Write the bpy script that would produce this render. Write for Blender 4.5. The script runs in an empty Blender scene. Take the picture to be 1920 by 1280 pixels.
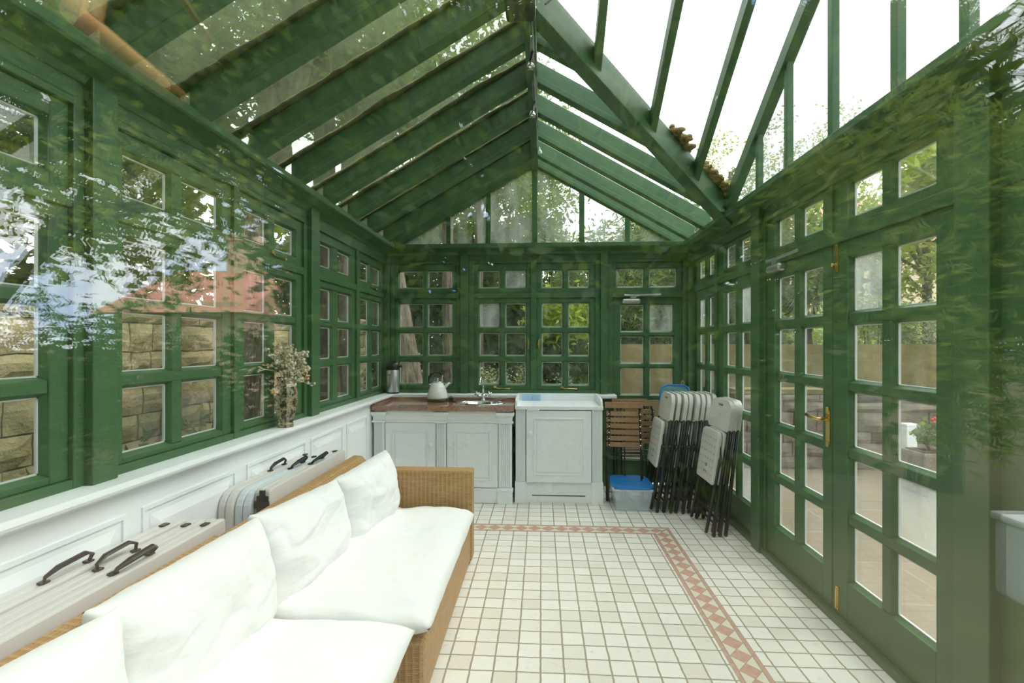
import bpy, bmesh, math, random
import numpy as np
from mathutils import Vector, Matrix, noise
R = math.radians
random.seed(7)
SC = bpy.context.scene
COL = SC.collection

# ------------------------------------------------------------------ camera
cam_d = bpy.data.cameras.new('camera'); cam = bpy.data.objects.new('camera', cam_d); COL.objects.link(cam)
cam_d.sensor_width = 36; cam_d.lens = 933.0 / 1920 * 36
cam_d.shift_y = 5 / 1920; cam_d.clip_start = .02; cam_d.clip_end = 300
cam.location = (0, 0, 1.54); cam.rotation_euler = (R(90), 0, R(3.374))
SC.camera = cam
# ------------------------------------------------------------------ sky, sun, exposure
W = bpy.data.worlds.new('world'); SC.world = W; W.use_nodes = True
wn = W.node_tree.nodes; wl = W.node_tree.links; wn.clear()
def wnode(t, **k):
    n = wn.new(t)
    for a, b in k.items(): setattr(n, a, b)
    return n
tc = wnode('ShaderNodeTexCoord'); nz = wnode('ShaderNodeTexNoise'); nz.inputs['Scale'].default_value = 2.6
nz.inputs['Detail'].default_value = 6; nz.inputs['Roughness'].default_value = .55
sp = wnode('ShaderNodeSeparateXYZ'); ad = wnode('ShaderNodeMath', operation='MULTIPLY_ADD')
rp = wnode('ShaderNodeValToRGB'); bg = wnode('ShaderNodeBackground'); wo = wnode('ShaderNodeOutputWorld')
wl.new(tc.outputs['Generated'], nz.inputs['Vector']); wl.new(tc.outputs['Generated'], sp.inputs[0])
wl.new(sp.outputs['Y'], ad.inputs[0]); ad.inputs[1].default_value = .22; wl.new(nz.outputs['Fac'], ad.inputs[2])
wl.new(ad.outputs[0], rp.inputs['Fac'])
rp.color_ramp.elements[0].position = .17; rp.color_ramp.elements[0].color = (.16, .34, .80, 1)
rp.color_ramp.elements[1].position = .33; rp.color_ramp.elements[1].color = (.93, .97, 1.0, 1)
bg.inputs['Strength'].default_value = 3.4
wl.new(rp.outputs['Color'], bg.inputs['Color']); wl.new(bg.outputs[0], wo.inputs['Surface'])
sun_d = bpy.data.lights.new('sun', 'SUN'); sun = bpy.data.objects.new('sun', sun_d); COL.objects.link(sun)
sun_d.energy = 2.6; sun_d.angle = R(38); sun_d.color = (1, .95, .88)
sun.rotation_euler = Vector((-.62, -.38, -1.0)).to_track_quat('-Z', 'Y').to_euler()
SC.view_settings.view_transform = 'Standard'; SC.view_settings.look = 'None'
SC.view_settings.exposure = 0.42; SC.view_settings.gamma = 1
cy = SC.cycles
cy.max_bounces = 12; cy.diffuse_bounces = 5; cy.glossy_bounces = 4; cy.transmission_bounces = 6
cy.transparent_max_bounces = 24; cy.use_denoising = True; cy.sample_clamp_indirect = 8
cy.caustics_reflective = False; cy.caustics_refractive = False

# ------------------------------------------------------------------ material helpers
class NT:
    def __init__(s, name):
        s.m = bpy.data.materials.new(name); s.m.use_nodes = True
        s.t = s.m.node_tree; s.t.nodes.clear(); s.out = s.n('ShaderNodeOutputMaterial')
    def n(s, t, **k):
        nd = s.t.nodes.new(t)
        for a, b in k.items(): setattr(nd, a, b)
        return nd
    def put(s, sock, v):
        if v is None: return
        if isinstance(v, bpy.types.NodeSocket): s.t.links.new(v, sock)
        else:
            if isinstance(v, tuple) and len(v) == 3 and sock.type == 'RGBA': v = v + (1,)
            sock.default_value = v
    def math(s, op, a, b=None, c=None):
        nd = s.n('ShaderNodeMath', operation=op)
        s.put(nd.inputs[0], a); s.put(nd.inputs[1], b); s.put(nd.inputs[2], c)
        return nd.outputs[0]
    def mix(s, f, a, b):
        nd = s.n('ShaderNodeMix', data_type='RGBA'); s.put(nd.inputs[0], f); s.put(nd.inputs[6], a); s.put(nd.inputs[7], b)
        return nd.outputs[2]
    def coord(s, kind='Object', scale=(1, 1, 1), rot=(0, 0, 0)):
        t = s.n('ShaderNodeTexCoord'); mp = s.n('ShaderNodeMapping')
        mp.inputs['Scale'].default_value = scale; mp.inputs['Rotation'].default_value = rot
        s.t.links.new(t.outputs[kind], mp.inputs[0]); return mp.outputs[0]
    def noise(s, v, scale, detail=3, rough=.5):
        nd = s.n('ShaderNodeTexNoise'); s.put(nd.inputs['Vector'], v); nd.inputs['Scale'].default_value = scale
        nd.inputs['Detail'].default_value = detail; nd.inputs['Roughness'].default_value = rough
        return nd.outputs['Fac']
    def ramp(s, f, stops):
        nd = s.n('ShaderNodeValToRGB'); s.put(nd.inputs[0], f); cr = nd.color_ramp
        while len(cr.elements) < len(stops): cr.elements.new(.5)
        for e, (p, c) in zip(cr.elements, stops): e.position = p; e.color = c + (1,) if len(c) == 3 else c
        return nd.outputs[0]
    def bump(s, h, strength=.3, dist=.01):
        nd = s.n('ShaderNodeBump'); nd.inputs['Strength'].default_value = strength
        nd.inputs['Distance'].default_value = dist; s.put(nd.inputs['Height'], h); return nd.outputs[0]
    def principled(s, color, rough=.5, metal=0, normal=None, spec=.5, **k):
        p = s.n('ShaderNodeBsdfPrincipled'); s.put(p.inputs['Base Color'], color); s.put(p.inputs['Roughness'], rough)
        p.inputs['Metallic'].default_value = metal; p.inputs['Specular IOR Level'].default_value = spec
        if normal is not None: s.put(p.inputs['Normal'], normal)
        for a, b in k.items(): s.put(p.inputs[a], b)
        return p.outputs[0]
    def done(s, sh):
        s.t.links.new(sh, s.out.inputs['Surface']); return s.m
def plain(name, c, rough=.5, metal=0, var=.12, vscale=6, bump=0, bscale=60, spec=.5):
    t = NT(name); v = t.coord(); f = t.noise(v, vscale)
    col = t.mix(f, tuple(x * (1 - var) for x in c), tuple(min(1, x * (1 + var)) for x in c))
    nrm = t.bump(t.noise(v, bscale), bump, .004) if bump else None
    return t.done(t.principled(col, rough, metal, nrm, spec))
def glassmat(name, r0=.06, tint=(.93, .96, .94), dirt=0., dcol=(.5, .55, .48), dscale=3., streak=1., lo=.35, hi=.75):
    t = NT(name)
    g = t.n('ShaderNodeNewGeometry'); d = t.n('ShaderNodeVectorMath', operation='DOT_PRODUCT')
    t.put(d.inputs[0], g.outputs['Normal']); t.put(d.inputs[1], g.outputs['Incoming'])
    k = t.math('SUBTRACT', 1., t.math('ABSOLUTE', d.outputs['Value']))
    f = t.math('MULTIPLY_ADD', t.math('POWER', k, 5.), 1 - r0, r0)
    tr = t.n('ShaderNodeBsdfTransparent'); t.put(tr.inputs[0], tint)
    gl = t.n('ShaderNodeBsdfGlossy'); gl.inputs['Roughness'].default_value = 0
    m1 = t.n('ShaderNodeMixShader'); t.put(m1.inputs[0], f); t.put(m1.inputs[1], tr.outputs[0]); t.put(m1.inputs[2], gl.outputs[0])
    sh = m1.outputs[0]
    if dirt:
        v = t.coord('Object', (1, 1, streak)); nzv = t.noise(v, dscale, 5, .6)
        mr = t.n('ShaderNodeMapRange'); t.put(mr.inputs[0], nzv); mr.inputs[1].default_value = lo; mr.inputs[2].default_value = hi
        mr.inputs[3].default_value = 0; mr.inputs[4].default_value = dirt
        df = t.n('ShaderNodeBsdfDiffuse'); t.put(df.inputs[0], dcol); tl = t.n('ShaderNodeBsdfTranslucent'); t.put(tl.inputs[0], dcol)
        m0 = t.n('ShaderNodeMixShader'); m0.inputs[0].default_value = .6; t.put(m0.inputs[1], df.outputs[0]); t.put(m0.inputs[2], tl.outputs[0])
        m2 = t.n('ShaderNodeMixShader'); t.put(m2.inputs[0], mr.outputs[0]); t.put(m2.inputs[1], sh); t.put(m2.inputs[2], m0.outputs[0])
        sh = m2.outputs[0]
    return t.done(sh)
def leafmat(name, c1, c2, trans=.35):
    t = NT(name); g = t.n('ShaderNodeNewGeometry'); col = t.mix(g.outputs['Random Per Island'], c1, c2)
    p = t.principled(col, .45, 0, None, .3); tl = t.n('ShaderNodeBsdfTranslucent')
    t.put(tl.inputs[0], t.mix(.5, col, (.45, .6, .05)))
    m = t.n('ShaderNodeMixShader'); m.inputs[0].default_value = trans; t.put(m.inputs[1], p); t.put(m.inputs[2], tl.outputs[0])
    return t.done(m.outputs[0])

# ---- materials
def mk_paint(name, c):
    t = NT(name); v = t.coord(); f = t.noise(v, 4, 4)
    col = t.mix(f, tuple(x * .9 for x in c), tuple(x * 1.1 for x in c))
    return t.done(t.principled(col, t.math('MULTIPLY_ADD', f, .15, .36), 0, t.bump(t.noise(v, 90), .05, .002), .45))
M_GREEN = mk_paint('green_paint', (.054, .128, .052))
M_WHITE = plain('white_paint', (.86, .89, .90), .42, 0, .02, 3, 0, 60, .35)
M_SPACER = plain('glazing_bead', (.62, .65, .62), .4)
M_GLASS = glassmat('window_glass', .045, (.95, .97, .95), .10, dscale=5)
M_MIST = glassmat('misted_glass', .045, (.9, .93, .9), .55, (.60, .64, .61), 5, .5, .25, .75)
M_ROOFL = glassmat('roof_glass_green_film', .05, (.80, .84, .77), .45, (.34, .38, .27), 2.2, 1, .25, .65)
M_ROOFR = glassmat('roof_glass_clear', .05, (.95, .97, .95), .10)
M_NEAR = glassmat('double_glazed_pane', .11, (.97, .98, .97))
M_GABLE = glassmat('gable_glass_streaked', .05, (.93, .95, .93), .45, (.6, .64, .6), 5, .3, .35, .7)
M_BRASS = plain('brass', (.78, .55, .20), .25, 1)
M_CHROME = plain('chrome', (.75, .76, .78), .08, 1, .02)
M_STEEL = plain('brushed_steel', (.64, .66, .68), .34, .9, .05)
M_ALU = plain('aluminium', (.62, .62, .60), .35, .9)
M_BLACK = plain('black_plastic', (.012, .012, .013), .4)
M_BLKMET = plain('black_steel', (.018, .017, .016), .35)
M_GREIGE = plain('greige_plastic', (.66, .64, .61), .5, 0, .02, 6, .1, 240)
M_BLUEGR = plain('blue_grey_plastic', (.66, .72, .76), .5, 0, .02, 6, .1, 240)
M_CHAIRW = plain('chair_white_plastic', (.62, .61, .56), .45, 0, .05)
M_DIMPLE_SHADE = plain('chair_dimple_shade', (.36, .36, .33), .6)  # darker grey stands for the shade in the seat's hollows
M_WOODS = plain('slat_wood', (.34, .20, .11), .55, 0, .3, 14, .2, 90)
M_BLUE = plain('blue_plastic', (.015, .20, .62), .3)
M_CREAM = plain('cream_enamel', (.84, .86, .80), .22, 0, .03)
M_GREENST = plain('green_sticker', (.02, .35, .16), .5); M_REDST = plain('red_print', (.42, .05, .05), .5)
def mk_clear(name, c, a, tc_=None):
    t = NT(name); p = t.principled(c, .35); tr = t.n('ShaderNodeBsdfTransparent'); t.put(tr.inputs[0], tc_ or c)
    m = t.n('ShaderNodeMixShader'); m.inputs[0].default_value = a; t.put(m.inputs[1], tr.outputs[0]); t.put(m.inputs[2], p)
    return t.done(m.outputs[0])
M_CLEAR = mk_clear('clear_plastic', (.80, .87, .92), .50, (.93, .96, .98))
M_BLUECL = mk_clear('blue_clear_plastic', (.30, .58, .68), .40, (.62, .85, .92))
M_BLUELID = mk_clear('blue_lid_plastic', (.02, .25, .68), .85)
def mk_cloth():
    t = NT('white_cotton'); v = t.coord()
    w = t.noise(t.coord('Object', (1, 1, 1)), 7, 4, .6); w2 = t.noise(t.coord('Object', (3, 14, 8)), 2.2, 3, .5)
    h = t.math('ADD', t.math('MULTIPLY', w, .6), t.math('MULTIPLY', w2, .5))
    col = t.mix(w, (.81, .82, .80), (.88, .885, .87))
    return t.done(t.principled(col, .85, 0, t.bump(h, .45, .02), .15, **{'Sheen Weight': .15}))
M_CLOTH = mk_cloth()
def mk_wicker():
    t = NT('wicker'); v = t.coord('UV')
    b = t.n('ShaderNodeTexBrick'); t.put(b.inputs['Vector'], v); b.offset = .5; b.offset_frequency = 2
    b.inputs['Scale'].default_value = 1; b.inputs['Brick Width'].default_value = .060; b.inputs['Row Height'].default_value = .0075
    b.inputs['Mortar Size'].default_value = .0011; b.inputs['Mortar Smooth'].default_value = .6
    b.inputs['Color1'].default_value = (.50, .28, .10, 1); b.inputs['Color2'].default_value = (.66, .42, .18, 1); b.inputs['Mortar'].default_value = (.22, .11, .04, 1)
    sx = t.n('ShaderNodeSeparateXYZ'); t.put(sx.inputs[0], v)
    s = t.math('POWER', t.math('MULTIPLY_ADD', t.math('SINE', t.math('MULTIPLY', sx.outputs['X'], 2 * math.pi / .030)), .5, .5), 3.)
    nzz = t.noise(v, 55, 3, .6)
    h = t.math('ADD', t.math('MULTIPLY', b.outputs['Fac'], -.8), t.math('MULTIPLY', s, .5))
    col = t.mix(t.math('MULTIPLY', s, .55), b.outputs['Color'], (.72, .50, .27)); col = t.mix(t.math('MULTIPLY', nzz, .45), col, (.26, .13, .045))
    return t.done(t.principled(col, .5, 0, t.bump(h, .8, .006), .3))
M_WICKER = mk_wicker()
def mk_granite():
    t = NT('red_granite'); v = t.coord()
    vo = t.n('ShaderNodeTexVoronoi'); t.put(vo.inputs['Vector'], v); vo.inputs['Scale'].default_value = 170
    f = t.noise(v, 60, 4, .7)
    c = t.ramp(f, [(.3, (.07, .045, .035)), (.45, (.30, .15, .105)), (.6, (.48, .28, .20)), (.75, (.6, .43, .35))])
    c = t.mix(.35, c, t.ramp(vo.outputs['Color'], [(0, (.12, .05, .035)), (1, (.5, .30, .22))]))
    return t.done(t.principled(c, .09, 0, None, .6))
M_GRANITE = mk_granite()
def mk_bark(name, c1, c2):
    t = NT(name); f = t.noise(t.coord('Object', (9, 9, 1.1)), 2.4, 6, .65)
    c = t.ramp(f, [(.32, tuple(x * .35 for x in c1)), (.5, c1), (.72, c2)])
    return t.done(t.principled(c, .9, 0, t.bump(f, 1., .06), .1))
M_BARK = mk_bark('furrowed_bark', (.22, .17, .13), (.42, .35, .28)); M_BARKD = mk_bark('dark_bark', (.09, .07, .05), (.2, .16, .12))
def mk_tint(name, stops, bscale, bs=.5, rough=.9, nmix=.35):
    t = NT(name); a = t.n('ShaderNodeAttribute', attribute_name='tint'); v = t.coord(); f = t.noise(v, bscale, 6, .65)
    x = t.math('ADD', t.math('MULTIPLY', a.outputs['Fac'], 1 - nmix), t.math('MULTIPLY', f, nmix))
    return t.done(t.principled(t.ramp(x, stops), rough, 0, t.bump(f, bs, .06), .2))
M_STONE = mk_tint('sandstone', [(.15, (.17, .14, .075)), (.35, (.42, .35, .19)), (.55, (.58, .48, .27)), (.72, (.62, .44, .28)), (.9, (.66, .41, .31))], 7, .9, .9, .55)
M_STONEG = mk_tint('grey_brown_stone', [(.1, (.09, .068, .052)), (.45, (.19, .145, .112)), (.85, (.30, .23, .185))], 9)
M_MORTAR = plain('mortar', (.20, .17, .12), .95, 0, .3, 12, .5, 40)
def mk_render():
    t = NT('beige_render'); f = t.noise(t.coord('Object', (1, 1, .3)), 3, 6, .6)
    return t.done(t.principled(t.ramp(f, [(.3, (.13, .102, .044)), (.6, (.225, .178, .085))]), .95, 0, t.bump(t.noise(t.coord(), 50), .3, .01), .1))
M_RENDER = mk_render()
M_MOSS = plain('brown_moss', (.34, .23, .10), 1, 0, .5, 30, .6, 90, .05)
M_EARTH = plain('earth', (.11, .08, .05), 1, 0, .4, 4, .4, 30, .1)
M_ROOFT = plain('red_roof_tile', (.62, .27, .19), .8, 0, .2, 8)
M_HOUSEW = plain('house_render', (.72, .56, .40), .9)
M_DARKGL = plain('house_window_glass', (.05, .06, .07), .1)
M_PALMT = plain('palm_bark', (.20, .17, .15), .9, 0, .4, 18, .5, 40)
M_RED = plain('geranium_red', (.75, .02, .03), .5)
M_DRIED = plain('dried_flower', (.52, .38, .20), .9, 0, .5, 30); M_DRIEDW = plain('dried_pale', (.66, .60, .48), .9, 0, .3, 30); M_DRIEDG = plain('dried_green', (.20, .24, .11), .9)
def mk_patio():
    t = NT('patio_slabs'); v = t.coord()
    b = t.n('ShaderNodeTexBrick'); t.put(b.inputs['Vector'], v); b.offset = .4
    for k, x in (('Scale', 1), ('Brick Width', .9), ('Row Height', .6), ('Mortar Size', .008)): b.inputs[k].default_value = x
    b.inputs['Color1'].default_value = (.17, .135, .092, 1); b.inputs['Color2'].default_value = (.22, .175, .122, 1); b.inputs['Mortar'].default_value = (.31, .26, .19, 1)
    f = t.noise(v, 3, 6, .65)
    return t.done(t.principled(t.mix(t.math('MULTIPLY', f, .7), b.outputs['Color'], (.26, .20, .14)), .85, 0, t.bump(f, .2, .01), .2))
M_PATIO = mk_patio()
def mk_floor():
    t = NT('tumbled_marble_tiles'); v = t.coord(); s = t.n('ShaderNodeSeparateXYZ'); t.put(s.inputs[0], v)
    x, y = s.outputs['X'], s.outputs['Y']
    wob = t.n('ShaderNodeTexNoise'); t.put(wob.inputs['Vector'], v); wob.inputs['Scale'].default_value = 22
    va = t.n('ShaderNodeVectorMath', operation='MULTIPLY_ADD'); t.put(va.inputs[0], wob.outputs['Color']); va.inputs[1].default_value = (.008, .008, 0); t.put(va.inputs[2], v)
    b = t.n('ShaderNodeTexBrick'); t.put(b.inputs['Vector'], va.outputs[0]); b.offset = 0
    for k, q in (('Scale', 1), ('Brick Width', .1115), ('Row Height', .1115), ('Mortar Size', .0052), ('Mortar Smooth', .35), ('Bias', -.25)): b.inputs[k].default_value = q
    b.inputs['Color1'].default_value = (.85, .825, .755, 1); b.inputs['Color2'].default_value = (.72, .67, .57, 1); b.inputs['Mortar'].default_value = (.36, .31, .22, 1)
    n1 = t.noise(v, 26, 6, .7); base = t.mix(t.math('MULTIPLY', t.math('GREATER_THAN', n1, .62), .30), b.outputs['Color'], (.45, .37, .26))
    # border band: X side at 0.905..1.065 for y<4.25, far side at y 4.09..4.25 for x<1.065
    def absd(a, c): return t.math('ABSOLUTE', t.math('SUBTRACT', a, c))
    cx, cyy, hw = .985, 4.17, .080
    dx, dy = absd(x, cx), absd(y, cyy)
    inx = t.math('MULTIPLY', t.math('LESS_THAN', dx, hw), t.math('LESS_THAN', y, cyy + hw))
    iny = t.math('MULTIPLY', t.math('LESS_THAN', dy, hw), t.math('LESS_THAN', x, cx + hw))
    useY = t.math('MULTIPLY', iny, t.math('GREATER_THAN', t.math('SUBTRACT', cx, x), t.math('SUBTRACT', y, cyy)))
    useY = t.math('MULTIPLY', useY, t.math('LESS_THAN', x, cx + hw))
    useY = t.math('MULTIPLY', iny, t.math('GREATER_THAN', t.math('SUBTRACT', y, cyy), t.math('SUBTRACT', x, cx)))
    # within the corner square the far strip owns the part above its diagonal
    selu = t.n('ShaderNodeMix'); t.put(selu.inputs[0], useY); t.put(selu.inputs[2], dx); t.put(selu.inputs[3], dy)
    sell = t.n('ShaderNodeMix'); t.put(sell.inputs[0], useY); t.put(sell.inputs[2], y); t.put(sell.inputs[3], x)
    u, l = selu.outputs[0], sell.outputs[0]
    p = .112
    fr = t.math('MULTIPLY', t.math('ABSOLUTE', t.math('SUBTRACT', t.math('FRACT', t.math('DIVIDE', l, p)), .5)), 2.)
    e = t.math('ADD', fr, t.math('DIVIDE', u, .052))
    dia = t.math('LESS_THAN', e, .97); dgr = t.math('MULTIPLY', t.math('GREATER_THAN', e, .97), t.math('LESS_THAN', e, 1.06))
    strip = t.math('GREATER_THAN', u, .058)
    g1 = t.math('LESS_THAN', t.math('ABSOLUTE', t.math('SUBTRACT', u, .056)), .003)
    g2 = t.math('GREATER_THAN', u, .077); g3 = t.math('MULTIPLY', strip, t.math('LESS_THAN', t.math('FRACT', t.math('DIVIDE', l, .112)), .03))
    red = t.ramp(n1, [(.3, (.48, .25, .18)), (.7, (.64, .40, .32))])
    c = t.mix(dia, (.72, .66, .54), red); c = t.mix(strip, c, red)
    gr = t.math('MAXIMUM', t.math('MAXIMUM', dgr, g1), t.math('MAXIMUM', g2, g3))
    c = t.mix(gr, c, (.36, .30, .22))
    band = t.math('MAXIMUM', inx, iny)
    col = t.mix(band, base, c)
    hgt = t.mix(band, t.math('SUBTRACT', 1., b.outputs['Fac']), t.math('SUBTRACT', 1., gr))
    hh = t.math('ADD', hgt, t.math('MULTIPLY', n1, .25))
    return t.done(t.principled(col, .42, 0, t.bump(hh, .5, .004), .35))
M_FLOOR = mk_floor()
def mk_vase():
    t = NT('vase_glaze'); v = t.coord(); f = t.noise(v, 34, 5, .7); f2 = t.noise(v, 60, 3)
    c = t.ramp(f, [(.40, (.015, .017, .014)), (.49, (.10, .085, .04)), (.56, (.45, .38, .22)), (.66, (.22, .06, .035))])
    g = t.n('ShaderNodeSeparateXYZ'); t.put(g.inputs[0], v)
    a = t.math('ARCTAN2', g.outputs['Y'], g.outputs['X'])
    band = t.math('GREATER_THAN', t.math('SINE', t.math('MULTIPLY', a, 6.)), .25)
    c = t.mix(t.math('MULTIPLY', band, .65), c, t.ramp(f2, [(.40, (.08, .09, .06)), (.47, (.42, .37, .24)), (.60, (.50, .45, .31)), (.68, (.06, .09, .05))]))
    return t.done(t.principled(c, .2, 0, None, .6))
M_VASE = mk_vase()
L_DARK = leafmat('leaf_dark_evergreen', (.025, .055, .018), (.07, .12, .03), .3)
L_MID = leafmat('leaf_mid_green', (.05, .10, .025), (.12, .19, .05), .4)
L_YEL = leafmat('leaf_sunlit_yellow_green', (.24, .33, .035), (.48, .54, .09), .5)  # sunlight on the leaves is put into this brighter colour
L_SILV = leafmat('leaf_silver_green', (.16, .20, .12), (.42, .45, .33), .3)
L_PALE = leafmat('leaf_pale_bamboo', (.14, .21, .07), (.32, .38, .16), .4)
L_HEDGE = leafmat('leaf_hedge', (.15, .20, .04), (.36, .38, .10), .4)
L_RUST = leafmat('leaf_rusty', (.16, .10, .05), (.30, .18, .10), .4)
L_PALM = leafmat('leaf_palm', (.10, .14, .06), (.26, .24, .10), .3)

# ------------------------------------------------------------------ mesh helpers
WLOC = {}
class MB:
    def __init__(s, M=None): s.v = []; s.f = []; s.t = []; s.M = M; s.tint = 0.5
    def add(s, vs, fs):
        o = len(s.v)
        for p in vs:
            p = Vector(p); s.v.append(s.M @ p if s.M else p)
        for f in fs: s.f.append(tuple(i + o for i in f)); s.t.append(s.tint)
        return s
    def box(s, x0, x1, y0, y1, z0, z1):
        return s.add([(x0,y0,z0),(x1,y0,z0),(x1,y1,z0),(x0,y1,z0),(x0,y0,z1),(x1,y0,z1),(x1,y1,z1),(x0,y1,z1)],
                     [(0,3,2,1),(4,5,6,7),(0,1,5,4),(1,2,6,5),(2,3,7,6),(3,0,4,7)])
    def prism(s, pts, vec):
        n = len(pts); vec = Vector(vec); P = [Vector(p) for p in pts]
        return s.add(P + [p + vec for p in P], [tuple(range(n - 1, -1, -1)), tuple(range(n, 2 * n))] + [(i, (i + 1) % n, n + (i + 1) % n, n + i) for i in range(n)])
    def tube(s, pts, r, n=8, flat=None):
        P = [Vector(p) for p in pts]; m = len(P); rs = r if isinstance(r, (list, tuple)) else [r] * m
        vs = []; prev = None
        for i in range(m):
            d = (P[min(i + 1, m - 1)] - P[max(i - 1, 0)]).normalized()
            a = prev if prev is not None else (Vector((0, 0, 1)) if abs(d.z) < .9 else Vector((1, 0, 0)))
            a = (a - d * a.dot(d)).normalized(); b = d.cross(a); prev = a
            for k in range(n):
                q = 2 * math.pi * k / n
                vs.append(P[i] + a * math.cos(q) * rs[i] + b * math.sin(q) * rs[i] * (flat or 1))
        fs = [(i * n + k, i * n + (k + 1) % n, (i + 1) * n + (k + 1) % n, (i + 1) * n + k) for i in range(m - 1) for k in range(n)]
        fs += [tuple(range(n - 1, -1, -1)), tuple(range((m - 1) * n, m * n))]
        return s.add(vs, fs)
    def lathe(s, prof, c=(0, 0, 0), n=24, sides=None):
        vs = []; c = Vector(c)
        for r, z in prof:
            for k in range(n):
                q = 2 * math.pi * k / n; vs.append(c + Vector((r * math.cos(q), r * math.sin(q), z)))
        m = len(prof)
        fs = [(i * n + k, i * n + (k + 1) % n, (i + 1) * n + (k + 1) % n, (i + 1) * n + k) for i in range(m - 1) for k in range(n)]
        fs += [tuple(range(n - 1, -1, -1)), tuple(range((m - 1) * n, m * n))]
        return s.add(vs, fs)
    def ball(s, c, r, nu=10, nv=6):
        r = r if isinstance(r, (tuple, list)) else (r, r, r); c = Vector(c)
        vs = [c + Vector((0, 0, -r[2]))]
        for j in range(1, nv):
            a = math.pi * j / nv - math.pi / 2
            for k in range(nu):
                q = 2 * math.pi * k / nu; vs.append(c + Vector((r[0] * math.cos(a) * math.cos(q), r[1] * math.cos(a) * math.sin(q), r[2] * math.sin(a))))
        vs.append(c + Vector((0, 0, r[2]))); L = len(vs) - 1
        fs = [(0, 1 + (k + 1) % nu, 1 + k) for k in range(nu)]
        fs += [(1 + j * nu + k, 1 + j * nu + (k + 1) % nu, 1 + (j + 1) * nu + (k + 1) % nu, 1 + (j + 1) * nu + k) for j in range(nv - 2) for k in range(nu)]
        b = 1 + (nv - 2) * nu; fs += [(b + k, b + (k + 1) % nu, L) for k in range(nu)]
        return s.add(vs, fs)
    def build(s, name, mat, parent=None, local=False, smooth=False, bevel=0, seg=2, sub=0):
        if local: org = Vector((0, 0, 0))
        elif parent is not None: org = WLOC.get(parent.name, Vector((0, 0, 0)))
        else:
            a = np.array([tuple(p) for p in s.v]); lo = a.min(0); hi = a.max(0); org = Vector(((lo[0] + hi[0]) / 2, (lo[1] + hi[1]) / 2, lo[2]))
        me = bpy.data.meshes.new(name); me.from_pydata([tuple(p - org) for p in s.v], [], s.f)
        bm = bmesh.new(); bm.from_mesh(me); bmesh.ops.recalc_face_normals(bm, faces=bm.faces)
        uv = bm.loops.layers.uv.new('UVMap')
        for f in bm.faces:
            n = f.normal; ax = max(range(3), key=lambda i: abs(n[i]))
            f.smooth = smooth
            for l in f.loops:
                c = l.vert.co; l[uv].uv = ((c.y, c.z), (c.x, c.z), (c.y, c.x))[ax]
        bm.to_mesh(me); bm.free()
        at = me.attributes.new('tint', 'FLOAT', 'FACE'); at.data.foreach_set('value', s.t)
        return link(name, me, mat, parent, org, bevel, seg, sub)
def link(name, me, mat, parent, org, bevel=0, seg=2, sub=0):
    me.materials.append(mat)
    o = bpy.data.objects.new(name, me); COL.objects.link(o)
    if parent is not None: o.parent = parent; WLOC[o.name] = WLOC.get(parent.name, Vector((0, 0, 0)))
    else: o.location = org; WLOC[o.name] = Vector(org)
    if bevel:
        b = o.modifiers.new('bevel', 'BEVEL'); b.width = bevel; b.segments = seg; b.limit_method = 'ANGLE'; b.angle_limit = R(40)
    if sub:
        b = o.modifiers.new('sub', 'SUBSURF'); b.levels = sub; b.render_levels = sub
    return o
def tag(o, label=None, cat=None, group=None, kind=None):
    if label: o['label'] = label
    if cat: o['category'] = cat
    if group: o['group'] = group
    if kind: o['kind'] = kind
    return o
def thing(name, label, cat, loc=(0, 0, 0), rot=(0, 0, 0), group=None, kind=None):
    o = bpy.data.objects.new(name, None); COL.objects.link(o); o.location = loc; o.rotation_euler = rot
    o.empty_display_size = .1; WLOC[o.name] = Vector(loc)
    return tag(o, label, cat, group, kind)
def dup(root, loc, rot=None, label=None, group=None):
    r = root.copy(); COL.objects.link(r); r.location = loc
    if rot is not None: r.rotation_euler = rot
    if label: r['label'] = label
    if group: r['group'] = group
    for ch in list(root.children):
        c = ch.copy(); COL.objects.link(c); c.parent = r
        for g in list(ch.children):
            d = g.copy(); COL.objects.link(d); d.parent = c
    return r
def wallM(O, H, N):
    H, N = Vector(H), Vector(N); m = Matrix.Identity(4)
    for i in range(3): m[i][0] = H[i]; m[i][1] = N[i]; m[i][2] = (0, 0, 1)[i]; m[i][3] = O[i]
    return m
ML = wallM((-1.74, 0, 0), (0, 1, 0), (1, 0, 0))
MR = wallM((1.63, 0, 0), (0, 1, 0), (-1, 0, 0))
MBK = wallM((0, 5.48, 0), (1, 0, 0), (0, -1, 0))
MN = wallM((0, .24, 0), (1, 0, 0), (0, 1, 0))

# ------------------------------------------------------------------ setting: floor and walls
f = MB().box(-1.9, 1.72, .1, 5.62, -.12, 0).build('floor', M_FLOOR); tag(f, 'cream tumbled tile floor with red diamond border', 'floor', kind='structure')
# shader uses object coordinates: keep the floor origin at the world origin
me = f.data; me.transform(Matrix.Translation(f.location)); f.location = (0, 0, 0); WLOC[f.name] = Vector((0, 0, 0))

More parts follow.
